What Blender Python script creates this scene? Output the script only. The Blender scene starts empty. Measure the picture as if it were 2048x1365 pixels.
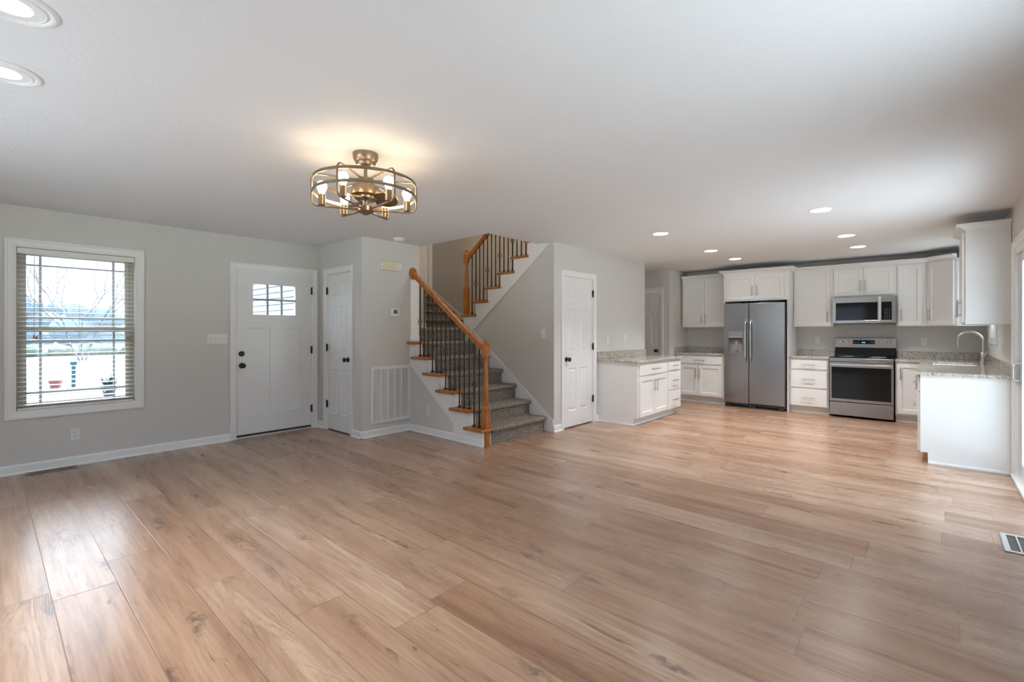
import bpy, bmesh, math, random
from math import sin, cos, pi, radians as R, sqrt
random.seed(7)
S = bpy.context.scene
COL = S.collection

# ------------------------------------------------------------------ camera, world, lights, exposure
H = 2.45                       # ceiling height
cam = bpy.data.cameras.new('camera'); co = bpy.data.objects.new('camera', cam); COL.objects.link(co)
cam.sensor_fit = 'HORIZONTAL'; cam.sensor_width = 36.0; cam.lens = 36.0 * 941.6 / 2048
cam.shift_y = -(682.5 - 661.6) / 2048
cam.clip_start = 0.05; cam.clip_end = 300
co.location = (0, 0, 1.31); co.rotation_euler = (R(90), 0, R(41.786 - 90))
S.camera = co
S.view_settings.view_transform = 'Standard'; S.view_settings.look = 'None'
S.view_settings.exposure = 2.08; S.view_settings.gamma = 1.0; S.view_settings.use_curve_mapping = False
S.cycles.use_denoising = True
try: S.cycles.denoiser = 'OPENIMAGEDENOISE'
except Exception: pass
S.cycles.max_bounces = 12; S.cycles.diffuse_bounces = 6; S.cycles.transparent_max_bounces = 16
S.cycles.sample_clamp_indirect = 6.0
S.cycles.caustics_reflective = False; S.cycles.caustics_refractive = False

SKY_FRONT = 0.70
SKY_REAR = 0.42
SUN = 7.8
CAN = 7.0
SPOT = 24.0
BULB = 8.0
W = bpy.data.worlds.new('overcast_sky'); S.world = W; W.use_nodes = True
nt = W.node_tree; nt.nodes.clear()
wo = nt.nodes.new('ShaderNodeOutputWorld'); bg = nt.nodes.new('ShaderNodeBackground')
tc = nt.nodes.new('ShaderNodeTexCoord'); sx = nt.nodes.new('ShaderNodeSeparateXYZ'); rp = nt.nodes.new('ShaderNodeValToRGB')
nt.links.new(tc.outputs['Generated'], sx.inputs[0])
# overcast sky, brighter and bluer towards the rear of the house (-Y), paler over the front lawn
mr = nt.nodes.new('ShaderNodeMapRange'); mr.interpolation_type = 'SMOOTHSTEP'
mr.inputs['From Min'].default_value = -0.35; mr.inputs['From Max'].default_value = 0.35; mr.inputs['To Min'].default_value = SKY_REAR; mr.inputs['To Max'].default_value = SKY_FRONT
nt.links.new(sx.outputs['Y'], mr.inputs['Value'])
nt.links.new(sx.outputs['Y'], rp.inputs[0])
rp.color_ramp.elements[0].position = 0.0; rp.color_ramp.elements[0].color = (0.68, 0.86, 1.06, 1)
rp.color_ramp.elements[1].position = 0.5; rp.color_ramp.elements[1].color = (0.80, 0.90, 1.06, 1)
mz = nt.nodes.new('ShaderNodeMapRange'); mz.inputs['From Min'].default_value = 0.13; mz.inputs['From Max'].default_value = 0.42; mz.inputs['To Min'].default_value = 1.0; mz.inputs['To Max'].default_value = 3.8
mm_ = nt.nodes.new('ShaderNodeMath'); mm_.operation = 'MULTIPLY'
nt.links.new(sx.outputs['Z'], mz.inputs['Value']); nt.links.new(mz.outputs[0], mm_.inputs[0]); nt.links.new(mr.outputs[0], mm_.inputs[1])
nt.links.new(rp.outputs[0], bg.inputs[0]); nt.links.new(mm_.outputs[0], bg.inputs[1])
nt.links.new(bg.outputs[0], wo.inputs[0])

def portal(name, loc, rot, w, h):
    l = bpy.data.lights.new(name, 'AREA'); l.shape = 'RECTANGLE'; l.size = w; l.size_y = h
    l.cycles.is_portal = True
    o = bpy.data.objects.new(name, l); o.location = loc; o.rotation_euler = rot; COL.objects.link(o)
# area lights emit along local -Z
portal('front_window_daylight', (0.615, 6.36, 1.325), (R(-90), 0, 0), 0.9, 1.55)
portal('slider_daylight', (5.15, -0.72, 1.02), (R(90), 0, 0), 1.95, 2.05)
portal('kitchen_window_daylight', (8.1, -0.68, 1.6), (R(90), 0, 0), 0.85, 0.95)
portal('added_rear_window_daylight', (1.55, -0.70, 1.38), (R(90), 0, 0), 1.95, 1.6)  # portal of the unseen window added behind the camera
portal('added_side_window_daylight', (-1.50, 3.0, 1.35), (R(90), 0, R(-90)), 3.25, 1.65)  # portal of the unseen window added on the left end wall
sun = bpy.data.lights.new('hazy_sun', 'SUN'); sun.energy = SUN; sun.angle = R(12); sun.color = (0.90, 0.96, 1.0)
so_ = bpy.data.objects.new('hazy_sun', sun); COL.objects.link(so_)
# high, almost square to the side of the house: added so the yards bounce light indoors, with no beam into the rooms
from mathutils import Vector as _V
so_.rotation_euler = _V((0.80, 0.22, 0.75)).to_track_quat('Z', 'Y').to_euler()
def lamp(name, loc, power, color, size=0.05):
    l = bpy.data.lights.new(name, 'POINT'); l.energy = power; l.color = color; l.shadow_soft_size = size
    o = bpy.data.objects.new(name, l); o.location = loc; COL.objects.link(o)
lamp('upstairs_hall_lamp', (5.2, 4.6, 4.9), 13.0, (1.0, 0.78, 0.55), 0.12)
lamp('bonus_room_daylight_fill', (6.6, 8.6, 3.6), 3.0, (0.72, 0.86, 1.0), 0.3)  # point light added in place of bluish daylight in the unseen bonus room

# ------------------------------------------------------------------ materials
def lin(c):
    return tuple(((v/255.0)/12.92 if v/255.0 <= 0.04045 else (((v/255.0)+0.055)/1.055)**2.4) for v in c) + (1.0,)
def nmat(name):
    m = bpy.data.materials.new(name); m.use_nodes = True
    b = m.node_tree.nodes['Principled BSDF']
    return m, m.node_tree, b
class NT:
    def __init__(s, nt): s.nt = nt
    def n(s, t, **kw):
        x = s.nt.nodes.new(t)
        for k, v in kw.items(): setattr(x, k, v)
        return x
    def set(s, sock, v):
        if hasattr(v, 'is_linked') or hasattr(v, 'links'): s.nt.links.new(v, sock)
        else: sock.default_value = v
    def math(s, op, a, b=None, c=None):
        x = s.n('ShaderNodeMath', operation=op); s.set(x.inputs[0], a)
        if b is not None: s.set(x.inputs[1], b)
        if c is not None: s.set(x.inputs[2], c)
        return x.outputs[0]
    def ramp(s, fac, stops, interp='LINEAR'):
        x = s.n('ShaderNodeValToRGB'); e = x.color_ramp.elements; x.color_ramp.interpolation = interp
        e[0].position, e[0].color = stops[0]; e[1].position, e[1].color = stops[-1]
        for p, c in stops[1:-1]:
            k = e.new(p); k.color = c
        s.set(x.inputs[0], fac); return x.outputs[0]
    def mix(s, fac, a, b, mode='MIX'):
        x = s.n('ShaderNodeMix', data_type='RGBA', blend_type=mode)
        s.set(x.inputs[0], fac); s.set(x.inputs[6], a); s.set(x.inputs[7], b); return x.outputs[2]
    def comb(s, x, y, z):
        c = s.n('ShaderNodeCombineXYZ'); s.set(c.inputs[0], x); s.set(c.inputs[1], y); s.set(c.inputs[2], z); return c.outputs[0]
    def noise(s, vec, scale, detail=2.0, rough=0.5, dist=0.0):
        x = s.n('ShaderNodeTexNoise'); s.set(x.inputs['Vector'], vec); x.inputs['Scale'].default_value = scale
        x.inputs['Detail'].default_value = detail; x.inputs['Roughness'].default_value = rough; x.inputs['Distortion'].default_value = dist
        return x.outputs['Fac']
    def bump(s, height, strength, dist=0.01):
        x = s.n('ShaderNodeBump'); x.inputs['Strength'].default_value = strength; x.inputs['Distance'].default_value = dist
        s.set(x.inputs['Height'], height); return x.outputs[0]
    def pos(s): return s.n('ShaderNodeNewGeometry').outputs['Position']
    def obj(s): return s.n('ShaderNodeTexCoord').outputs['Object']
    def mapv(s, vec, sc):
        x = s.n('ShaderNodeMapping'); s.set(x.inputs['Vector'], vec); x.inputs['Scale'].default_value = sc; return x.outputs[0]

def plain(name, col, rough=0.5, metal=0.0, bump=None, spec=0.5):
    m, nt, b = nmat(name); t = NT(nt)
    b.inputs['Roughness'].default_value = rough; b.inputs['Metallic'].default_value = metal
    b.inputs['Specular IOR Level'].default_value = spec
    c = col if len(col) == 4 else tuple(col) + (1.0,)
    p = t.pos()
    n = t.noise(p, 3.0, 3.0)
    dark = tuple(v*0.965 for v in c[:3]) + (1,)
    t.set(b.inputs['Base Color'], t.mix(n, dark, c))
    if bump:
        sc, st, di = bump
        t.set(b.inputs['Normal'], t.bump(t.noise(p, sc, 3.0), st, di))
    return m

MT = {}
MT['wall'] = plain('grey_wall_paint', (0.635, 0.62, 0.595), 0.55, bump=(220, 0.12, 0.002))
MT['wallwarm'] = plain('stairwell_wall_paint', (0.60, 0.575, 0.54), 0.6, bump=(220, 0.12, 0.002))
MT['trim'] = plain('white_trim_paint', (0.82, 0.82, 0.81), 0.32)
MT['door'] = plain('white_door_paint', (0.80, 0.80, 0.795), 0.3)
MT['cab'] = plain('white_cabinet_paint', (0.79, 0.79, 0.775), 0.35)
MT['cabpanel'] = plain('cabinet_end_panel', (0.79, 0.79, 0.775), 0.42)
MT['black'] = plain('oil_rubbed_black', (0.012, 0.010, 0.009), 0.35)
MT['iron'] = plain('wrought_iron', (0.014, 0.013, 0.012), 0.5, bump=(160, 0.3, 0.004))
MT['plastic'] = plain('white_plastic', (0.78, 0.775, 0.75), 0.35)
MT['cream'] = plain('cream_plastic', (0.72, 0.66, 0.47), 0.45)
MT['slot'] = plain('dark_slot', (0.05, 0.048, 0.045), 0.6)
MT['lcd'] = plain('thermostat_display', (0.16, 0.18, 0.17), 0.2)
MT['nickel'] = plain('brushed_nickel', (0.50, 0.49, 0.47), 0.32, 1.0)
MT['chrome'] = plain('bright_nickel', (0.72, 0.71, 0.69), 0.16, 1.0)
MT['blackglass'] = plain('black_glass', (0.010, 0.010, 0.011), 0.06, spec=0.25)
MT['blackpl'] = plain('black_plastic', (0.02, 0.02, 0.02), 0.4)
MT['greypl'] = plain('grey_plastic', (0.17, 0.17, 0.165), 0.4)
MT['greylt'] = plain('light_grey_plastic', (0.24, 0.235, 0.225), 0.4)
MT['bronze'] = plain('aged_bronze', (0.28, 0.21, 0.145), 0.36, 0.85)
MT['vinyl'] = plain('almond_vinyl', (0.46, 0.42, 0.34), 0.45)
MT['whitevinyl'] = plain('white_vinyl', (0.80, 0.80, 0.79), 0.4)
MT['muntin'] = plain('grey_muntin', (0.40, 0.42, 0.43), 0.5)
MT['slat'] = plain('blind_slat_white', (0.80, 0.79, 0.76), 0.4)
MT['cord'] = plain('blind_cord', (0.62, 0.60, 0.55), 0.7)
MT['tassel'] = plain('wooden_tassel', (0.42, 0.20, 0.07), 0.5)
MT['register'] = plain('tan_metal', (0.26, 0.18, 0.12), 0.45, 0.3)
MT['duct'] = plain('dark_brown_duct', (0.075, 0.05, 0.036), 0.6)
MT['regsilver'] = plain('pale_metal', (0.60, 0.59, 0.57), 0.4, 0.4)
MT['grillewhite'] = plain('white_enamel', (0.79, 0.79, 0.78), 0.4)
MT['weather'] = plain('weatherstrip', (0.02, 0.02, 0.025), 0.7)
MT['threshold'] = plain('threshold_metal', (0.62, 0.58, 0.52), 0.4, 0.3)
MT['steeldark'] = plain('sink_steel', (0.45, 0.45, 0.45), 0.3, 1.0)
MT['blue'] = plain('display_text', (0.02, 0.10, 0.6), 0.4)
MT['keytext'] = plain('key_legend', (0.35, 0.35, 0.36), 0.5)
MT['badge'] = plain('badge_grey', (0.46, 0.46, 0.46), 0.3, 0.8)

def ceiling_mat():
    m, nt, b = nmat('textured_ceiling_paint'); t = NT(nt); p = t.pos()
    a = t.noise(p, 55, 4, 0.6, 0.6); h = t.ramp(a, [(0.42, (0,0,0,1)), (0.62, (1,1,1,1))])
    b.inputs['Base Color'].default_value = (0.76, 0.775, 0.79, 1); b.inputs['Roughness'].default_value = 0.8
    t.set(b.inputs['Normal'], t.bump(h, 0.16, 0.004)); return m
MT['ceiling'] = ceiling_mat()

def floor_mat():
    m, nt, b = nmat('oak_plank_flooring'); t = NT(nt); p = t.pos()
    s = t.n('ShaderNodeSeparateXYZ'); t.set(s.inputs[0], p); X, Y = s.outputs[0], s.outputs[1]
    PWID, PLEN = 0.245, 1.82
    u = t.math('DIVIDE', t.math('SUBTRACT', X, 0.215), PWID); ci = t.math('FLOOR', u); fu = t.math('FRACT', u)
    wn = t.n('ShaderNodeTexWhiteNoise', noise_dimensions='1D'); t.set(wn.inputs['W'], ci)
    v = t.math('ADD', t.math('DIVIDE', Y, PLEN), t.math('MULTIPLY', wn.outputs['Value'], 7.31)); ri = t.math('FLOOR', v); fv = t.math('FRACT', v)
    w2 = t.n('ShaderNodeTexWhiteNoise', noise_dimensions='3D'); t.set(w2.inputs['Vector'], t.comb(ci, ri, 3.0))
    rnd = w2.outputs['Value']
    w3 = t.n('ShaderNodeTexWhiteNoise', noise_dimensions='3D'); t.set(w3.inputs['Vector'], t.comb(ci, ri, 11.0)); rnd2 = w3.outputs['Value']
    off = t.math('MULTIPLY', rnd, 37.0); off2 = t.math('MULTIPLY', rnd2, 23.0)
    # plank-local coords
    gx = t.math('ADD', X, off); gy = t.math('ADD', Y, off2)
    # broad mottling, stretched along the plank
    n1 = t.noise(t.comb(t.math('MULTIPLY', gx, 9.0), t.math('MULTIPLY', gy, 0.8), off), 1.0, 6.0, 0.66, 0.35)
    # cathedral arches: parabolic contour lines along some planks
    xw = t.math('SUBTRACT', t.math('MULTIPLY', t.math('SUBTRACT', fu, 0.5), PWID), t.math('MULTIPLY', t.math('SUBTRACT', t.noise(t.comb(off, t.math('MULTIPLY', gy, 1.4), off2), 1.0, 2.0), 0.5), 0.16))
    warp = t.noise(t.comb(t.math('MULTIPLY', gx, 14.0), t.math('MULTIPLY', gy, 2.2), off2), 1.0, 3.0, 0.55)
    ph = t.math('ADD', t.math('MULTIPLY', t.math('MULTIPLY', xw, xw), 620.0), t.math('ADD', t.math('MULTIPLY', gy, 5.0), t.math('MULTIPLY', warp, 5.0)))
    rings = t.math('MULTIPLY_ADD', t.math('SINE', t.math('MULTIPLY', ph, 6.2832)), 0.5, 0.5)
    rsharp = t.math('POWER', rings, 2.5)
    # fine grain
    n2 = t.noise(t.comb(t.math('MULTIPLY', gx, 90.0), t.math('MULTIPLY', gy, 2.6), off), 1.0, 3.0, 0.6)
    n3 = t.noise(t.comb(t.math('MULTIPLY', gx, 30.0), t.math('MULTIPLY', gy, 1.3), off2), 1.0, 3.0, 0.6, 0.4)
    # knots and dark cracks
    vo = t.n('ShaderNodeTexVoronoi', feature='F1', voronoi_dimensions='2D'); vo.inputs['Scale'].default_value = 1.0; vo.inputs['Randomness'].default_value = 1.0
    kd = t.noise(p, 14.0, 3.0, 0.6)
    kx = t.math('ADD', t.math('MULTIPLY', gx, 5.6), t.math('MULTIPLY', kd, 0.75)); ky = t.math('ADD', t.math('MULTIPLY', gy, 1.25), t.math('MULTIPLY', kd, 0.42))
    t.set(vo.inputs['Vector'], t.comb(kx, ky, 0.0))
    knot = t.ramp(vo.outputs['Distance'], [(0.03, (1,1,1,1)), (0.17, (0,0,0,1))])
    vs = t.n('ShaderNodeSeparateColor'); t.set(vs.inputs[0], vo.outputs['Color'])
    knot = t.math('MULTIPLY', knot, t.ramp(vs.outputs[0], [(0.50, (0,0,0,1)), (0.95, (1,1,1,1))]))
    crack = t.ramp(t.noise(t.comb(t.math('MULTIPLY', gx, 22.0), t.math('MULTIPLY', gy, 3.0), off), 1.0, 4.0, 0.65, 0.8), [(0.61, (0,0,0,1)), (0.71, (1,1,1,1))])
    base = t.ramp(n1, [(0.26, lin((130,98,78))), (0.42, lin((168,135,111))), (0.56, lin((187,155,131))), (0.76, lin((203,174,151)))])
    tint = t.ramp(rnd, [(0.0, lin((222,206,194))), (0.5, lin((243,236,228))), (1.0, lin((255,255,252)))])
    c = t.mix(1.0, base, tint, 'MULTIPLY')
    rmask = t.math('MULTIPLY', t.math('GREATER_THAN', rnd2, 0.5), t.ramp(t.noise(t.comb(off, t.math('MULTIPLY', gy, 1.1), 4.0), 1.0, 1.0), [(0.40, (0.1,0.1,0.1,1)), (0.60, (1,1,1,1))]))
    rsharp = t.math('MULTIPLY', rsharp, rmask)
    c = t.mix(t.math('MULTIPLY', rsharp, 0.38), c, lin((118,84,64)))
    c = t.mix(t.math('MULTIPLY', t.ramp(n2, [(0.45,(0,0,0,1)),(0.70,(1,1,1,1))]), 0.34), c, lin((112,80,60)))
    c = t.mix(t.math('MULTIPLY', t.ramp(n3, [(0.48,(0,0,0,1)),(0.72,(1,1,1,1))]), 0.42), c, lin((138,102,80)))
    c = t.mix(t.math('MULTIPLY', crack, 0.72), c, lin((92,74,64)))
    c = t.mix(t.math('MULTIPLY', knot, 0.78), c, lin((84,64,54)))
    # seams
    eu = t.math('MULTIPLY', t.math('MINIMUM', fu, t.math('SUBTRACT', 1.0, fu)), PWID)
    ev = t.math('MULTIPLY', t.math('MINIMUM', fv, t.math('SUBTRACT', 1.0, fv)), PLEN)
    e = t.math('MINIMUM', eu, ev)
    seam = t.ramp(e, [(0.0008, (1,1,1,1)), (0.0022, (0,0,0,1))])
    c = t.mix(t.math('MULTIPLY', seam, 0.55), c, lin((92,66,50)))
    t.set(b.inputs['Base Color'], c)
    rg = t.math('ADD', 0.19, t.math('ADD', t.math('MULTIPLY', rsharp, 0.08), t.math('MULTIPLY', n2, 0.12)))
    t.set(b.inputs['Roughness'], rg); b.inputs['Specular IOR Level'].default_value = 0.85
    hgt = t.math('SUBTRACT', t.math('MULTIPLY', n2, -0.35), t.math('ADD', t.math('MULTIPLY', rsharp, 0.25), t.math('MULTIPLY', seam, 1.2)))
    t.set(b.inputs['Normal'], t.bump(hgt, 0.22, 0.002)); return m
MT['floor'] = floor_mat()

def oak_mat():
    m, nt, b = nmat('honey_oak'); t = NT(nt); p = t.obj()
    s = t.n('ShaderNodeSeparateXYZ'); t.set(s.inputs[0], p)
    g = t.noise(t.mapv(p, (38, 38, 5)), 1.0, 4, 0.6, 0.6)
    c = t.ramp(g, [(0.3, lin((128,72,24))), (0.52, lin((176,108,46))), (0.75, lin((200,134,66)))])
    t.set(b.inputs['Base Color'], c); b.inputs['Roughness'].default_value = 0.32
    t.set(b.inputs['Normal'], t.bump(g, 0.1, 0.002)); return m
MT['oak'] = oak_mat()

def carpet_mat():
    m, nt, b = nmat('speckled_carpet'); t = NT(nt); p = t.pos()
    v = t.n('ShaderNodeTexVoronoi', feature='F1'); v.inputs['Scale'].default_value = 165.0; t.set(v.inputs['Vector'], p)
    s = t.n('ShaderNodeSeparateColor'); t.set(s.inputs[0], v.outputs['Color'])
    c = t.ramp(s.outputs[0], [(0.0, lin((64,55,48))), (0.25, lin((108,97,87))), (0.55, lin((148,136,124))), (0.85, lin((196,184,170))), (1.0, lin((218,208,196)))])
    n = t.noise(p, 240, 2)
    c = t.mix(0.35, c, t.ramp(n, [(0.35, lin((62,52,44))), (0.65, lin((158,143,127)))]))
    t.set(b.inputs['Base Color'], c); b.inputs['Roughness'].default_value = 0.95; b.inputs['Specular IOR Level'].default_value = 0.1
    b.inputs['Sheen Weight'].default_value = 0.15
    t.set(b.inputs['Normal'], t.bump(t.math('ADD', v.outputs['Distance'], n), 0.9, 0.006)); return m
MT['carpet'] = carpet_mat()

def granite_mat():
    m, nt, b = nmat('speckled_granite'); t = NT(nt); p = t.pos()
    d = t.noise(p, 30, 3, 0.6)
    dv = t.n('ShaderNodeVectorMath', operation='ADD'); t.set(dv.inputs[0], p); t.set(dv.inputs[1], t.comb(t.math('MULTIPLY', d, 0.02), t.math('MULTIPLY', d, -0.015), t.math('MULTIPLY', d, 0.02)))
    v = t.n('ShaderNodeTexVoronoi', feature='F1'); v.inputs['Scale'].default_value = 150.0; t.set(v.inputs['Vector'], dv.outputs[0])
    s = t.n('ShaderNodeSeparateColor'); t.set(s.inputs[0], v.outputs['Color'])
    c = t.ramp(s.outputs[0], [(0.0, lin((60,56,54))), (0.07, lin((96,90,86))), (0.13, lin((150,143,134))), (0.38, lin((186,178,166))), (0.62, lin((208,203,194))), (1.0, lin((224,221,214)))])
    n = t.noise(p, 60, 4, 0.65)
    c = t.mix(t.ramp(n, [(0.50, (0,0,0,1)), (0.62, (0.75,0.75,0.75,1))]), c, lin((150,132,110)))
    n2 = t.noise(p, 95, 4, 0.7, 0.5)
    c = t.mix(t.ramp(n2, [(0.60, (0,0,0,1)), (0.68, (0.9,0.9,0.9,1))]), c, lin((48,45,44)))
    t.set(b.inputs['Base Color'], c); b.inputs['Roughness'].default_value = 0.06; return m
MT['granite'] = granite_mat()

def steel_mat(name, col, rough, stretch):
    m, nt, b = nmat(name); t = NT(nt); p = t.obj()
    g = t.noise(t.mapv(p, stretch), 1.0, 3, 0.6)
    t.set(b.inputs['Base Color'], t.mix(g, tuple(v*0.98 for v in col)+(1,), tuple(col)+(1,)))
    b.inputs['Metallic'].default_value = 1.0; t.set(b.inputs['Roughness'], t.math('MULTIPLY_ADD', g, 0.05, rough)); return m
MT['steel'] = steel_mat('brushed_stainless', (0.30, 0.29, 0.285), 0.22, (260, 260, 3))
MT['steelh'] = steel_mat('brushed_stainless_horizontal', (0.31, 0.295, 0.285), 0.22, (3, 260, 260))

def glass_mat():
    m = bpy.data.materials.new('window_glass'); m.use_nodes = True; nt = m.node_tree; nt.nodes.clear(); t = NT(nt)
    o = t.n('ShaderNodeOutputMaterial'); tr = t.n('ShaderNodeBsdfTransparent'); gl = t.n('ShaderNodeBsdfGlossy'); gl.inputs['Roughness'].default_value = 0.02
    tr.inputs[0].default_value = (0.94, 0.96, 0.96, 1)
    g = t.n('ShaderNodeNewGeometry'); dt = t.n('ShaderNodeVectorMath', operation='DOT_PRODUCT'); t.set(dt.inputs[0], g.outputs['Normal']); t.set(dt.inputs[1], g.outputs['Incoming'])
    ca = t.math('ABSOLUTE', dt.outputs['Value']); fr = t.math('MULTIPLY_ADD', t.math('POWER', t.math('SUBTRACT', 1.0, ca), 5.0), 0.96, 0.04)
    mx = t.n('ShaderNodeMixShader'); t.set(mx.inputs[0], fr); nt.links.new(tr.outputs[0], mx.inputs[1]); nt.links.new(gl.outputs[0], mx.inputs[2]); nt.links.new(mx.outputs[0], o.inputs[0]); return m
MT['glass'] = glass_mat()
def emit(name, col, st):
    m = bpy.data.materials.new(name); m.use_nodes = True; nt = m.node_tree; nt.nodes.clear(); t = NT(nt)
    o = t.n('ShaderNodeOutputMaterial'); e = t.n('ShaderNodeEmission'); e.inputs[0].default_value = tuple(col)+(1,); e.inputs[1].default_value = st
    nt.links.new(e.outputs[0], o.inputs[0]); return m
MT['led'] = emit('led_diffuser', (1.0, 0.98, 0.97), CAN)
MT['bulb'] = emit('warm_bulb', (1.0, 0.75, 0.47), BULB)
MT['screen'] = emit('clock_digits', (0.05, 0.25, 1.0), 1.2)
# outdoors
MT['lawn'] = plain('dry_winter_lawn', (0.12, 0.125, 0.105), 0.9, bump=(60, 0.4, 0.02))
MT['lawnrear'] = plain('rear_lawn', (0.34, 0.35, 0.30), 0.9, bump=(60, 0.4, 0.02))
MT['concrete'] = plain('pale_concrete', (0.72, 0.71, 0.69), 0.85, bump=(40, 0.2, 0.01))
MT['siding'] = plain('pale_vinyl_siding', (0.40, 0.41, 0.43), 0.5)
MT['bark'] = plain('grey_bark', (0.12, 0.12, 0.13), 0.9)
MT['evergreen'] = plain('hazy_evergreen', (0.27, 0.32, 0.37), 0.9, bump=(6, 0.8, 0.2))  # pale blue-grey has the distance haze mixed into the leaf colour
MT['hedge'] = plain('hedge_green', (0.13, 0.17, 0.14), 0.9, bump=(8, 0.8, 0.2))
MT['teal'] = plain('teal_paint', (0.012, 0.085, 0.105), 0.5)
MT['terracotta'] = plain('red_clay', (0.24, 0.07, 0.065), 0.7)
MT['leaf'] = plain('dark_leaf', (0.02, 0.055, 0.055), 0.5)
MT['potgreen'] = plain('dark_pot', (0.03, 0.05, 0.07), 0.6)
MT['soil'] = plain('potting_soil', (0.05, 0.035, 0.025), 0.95)

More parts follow.
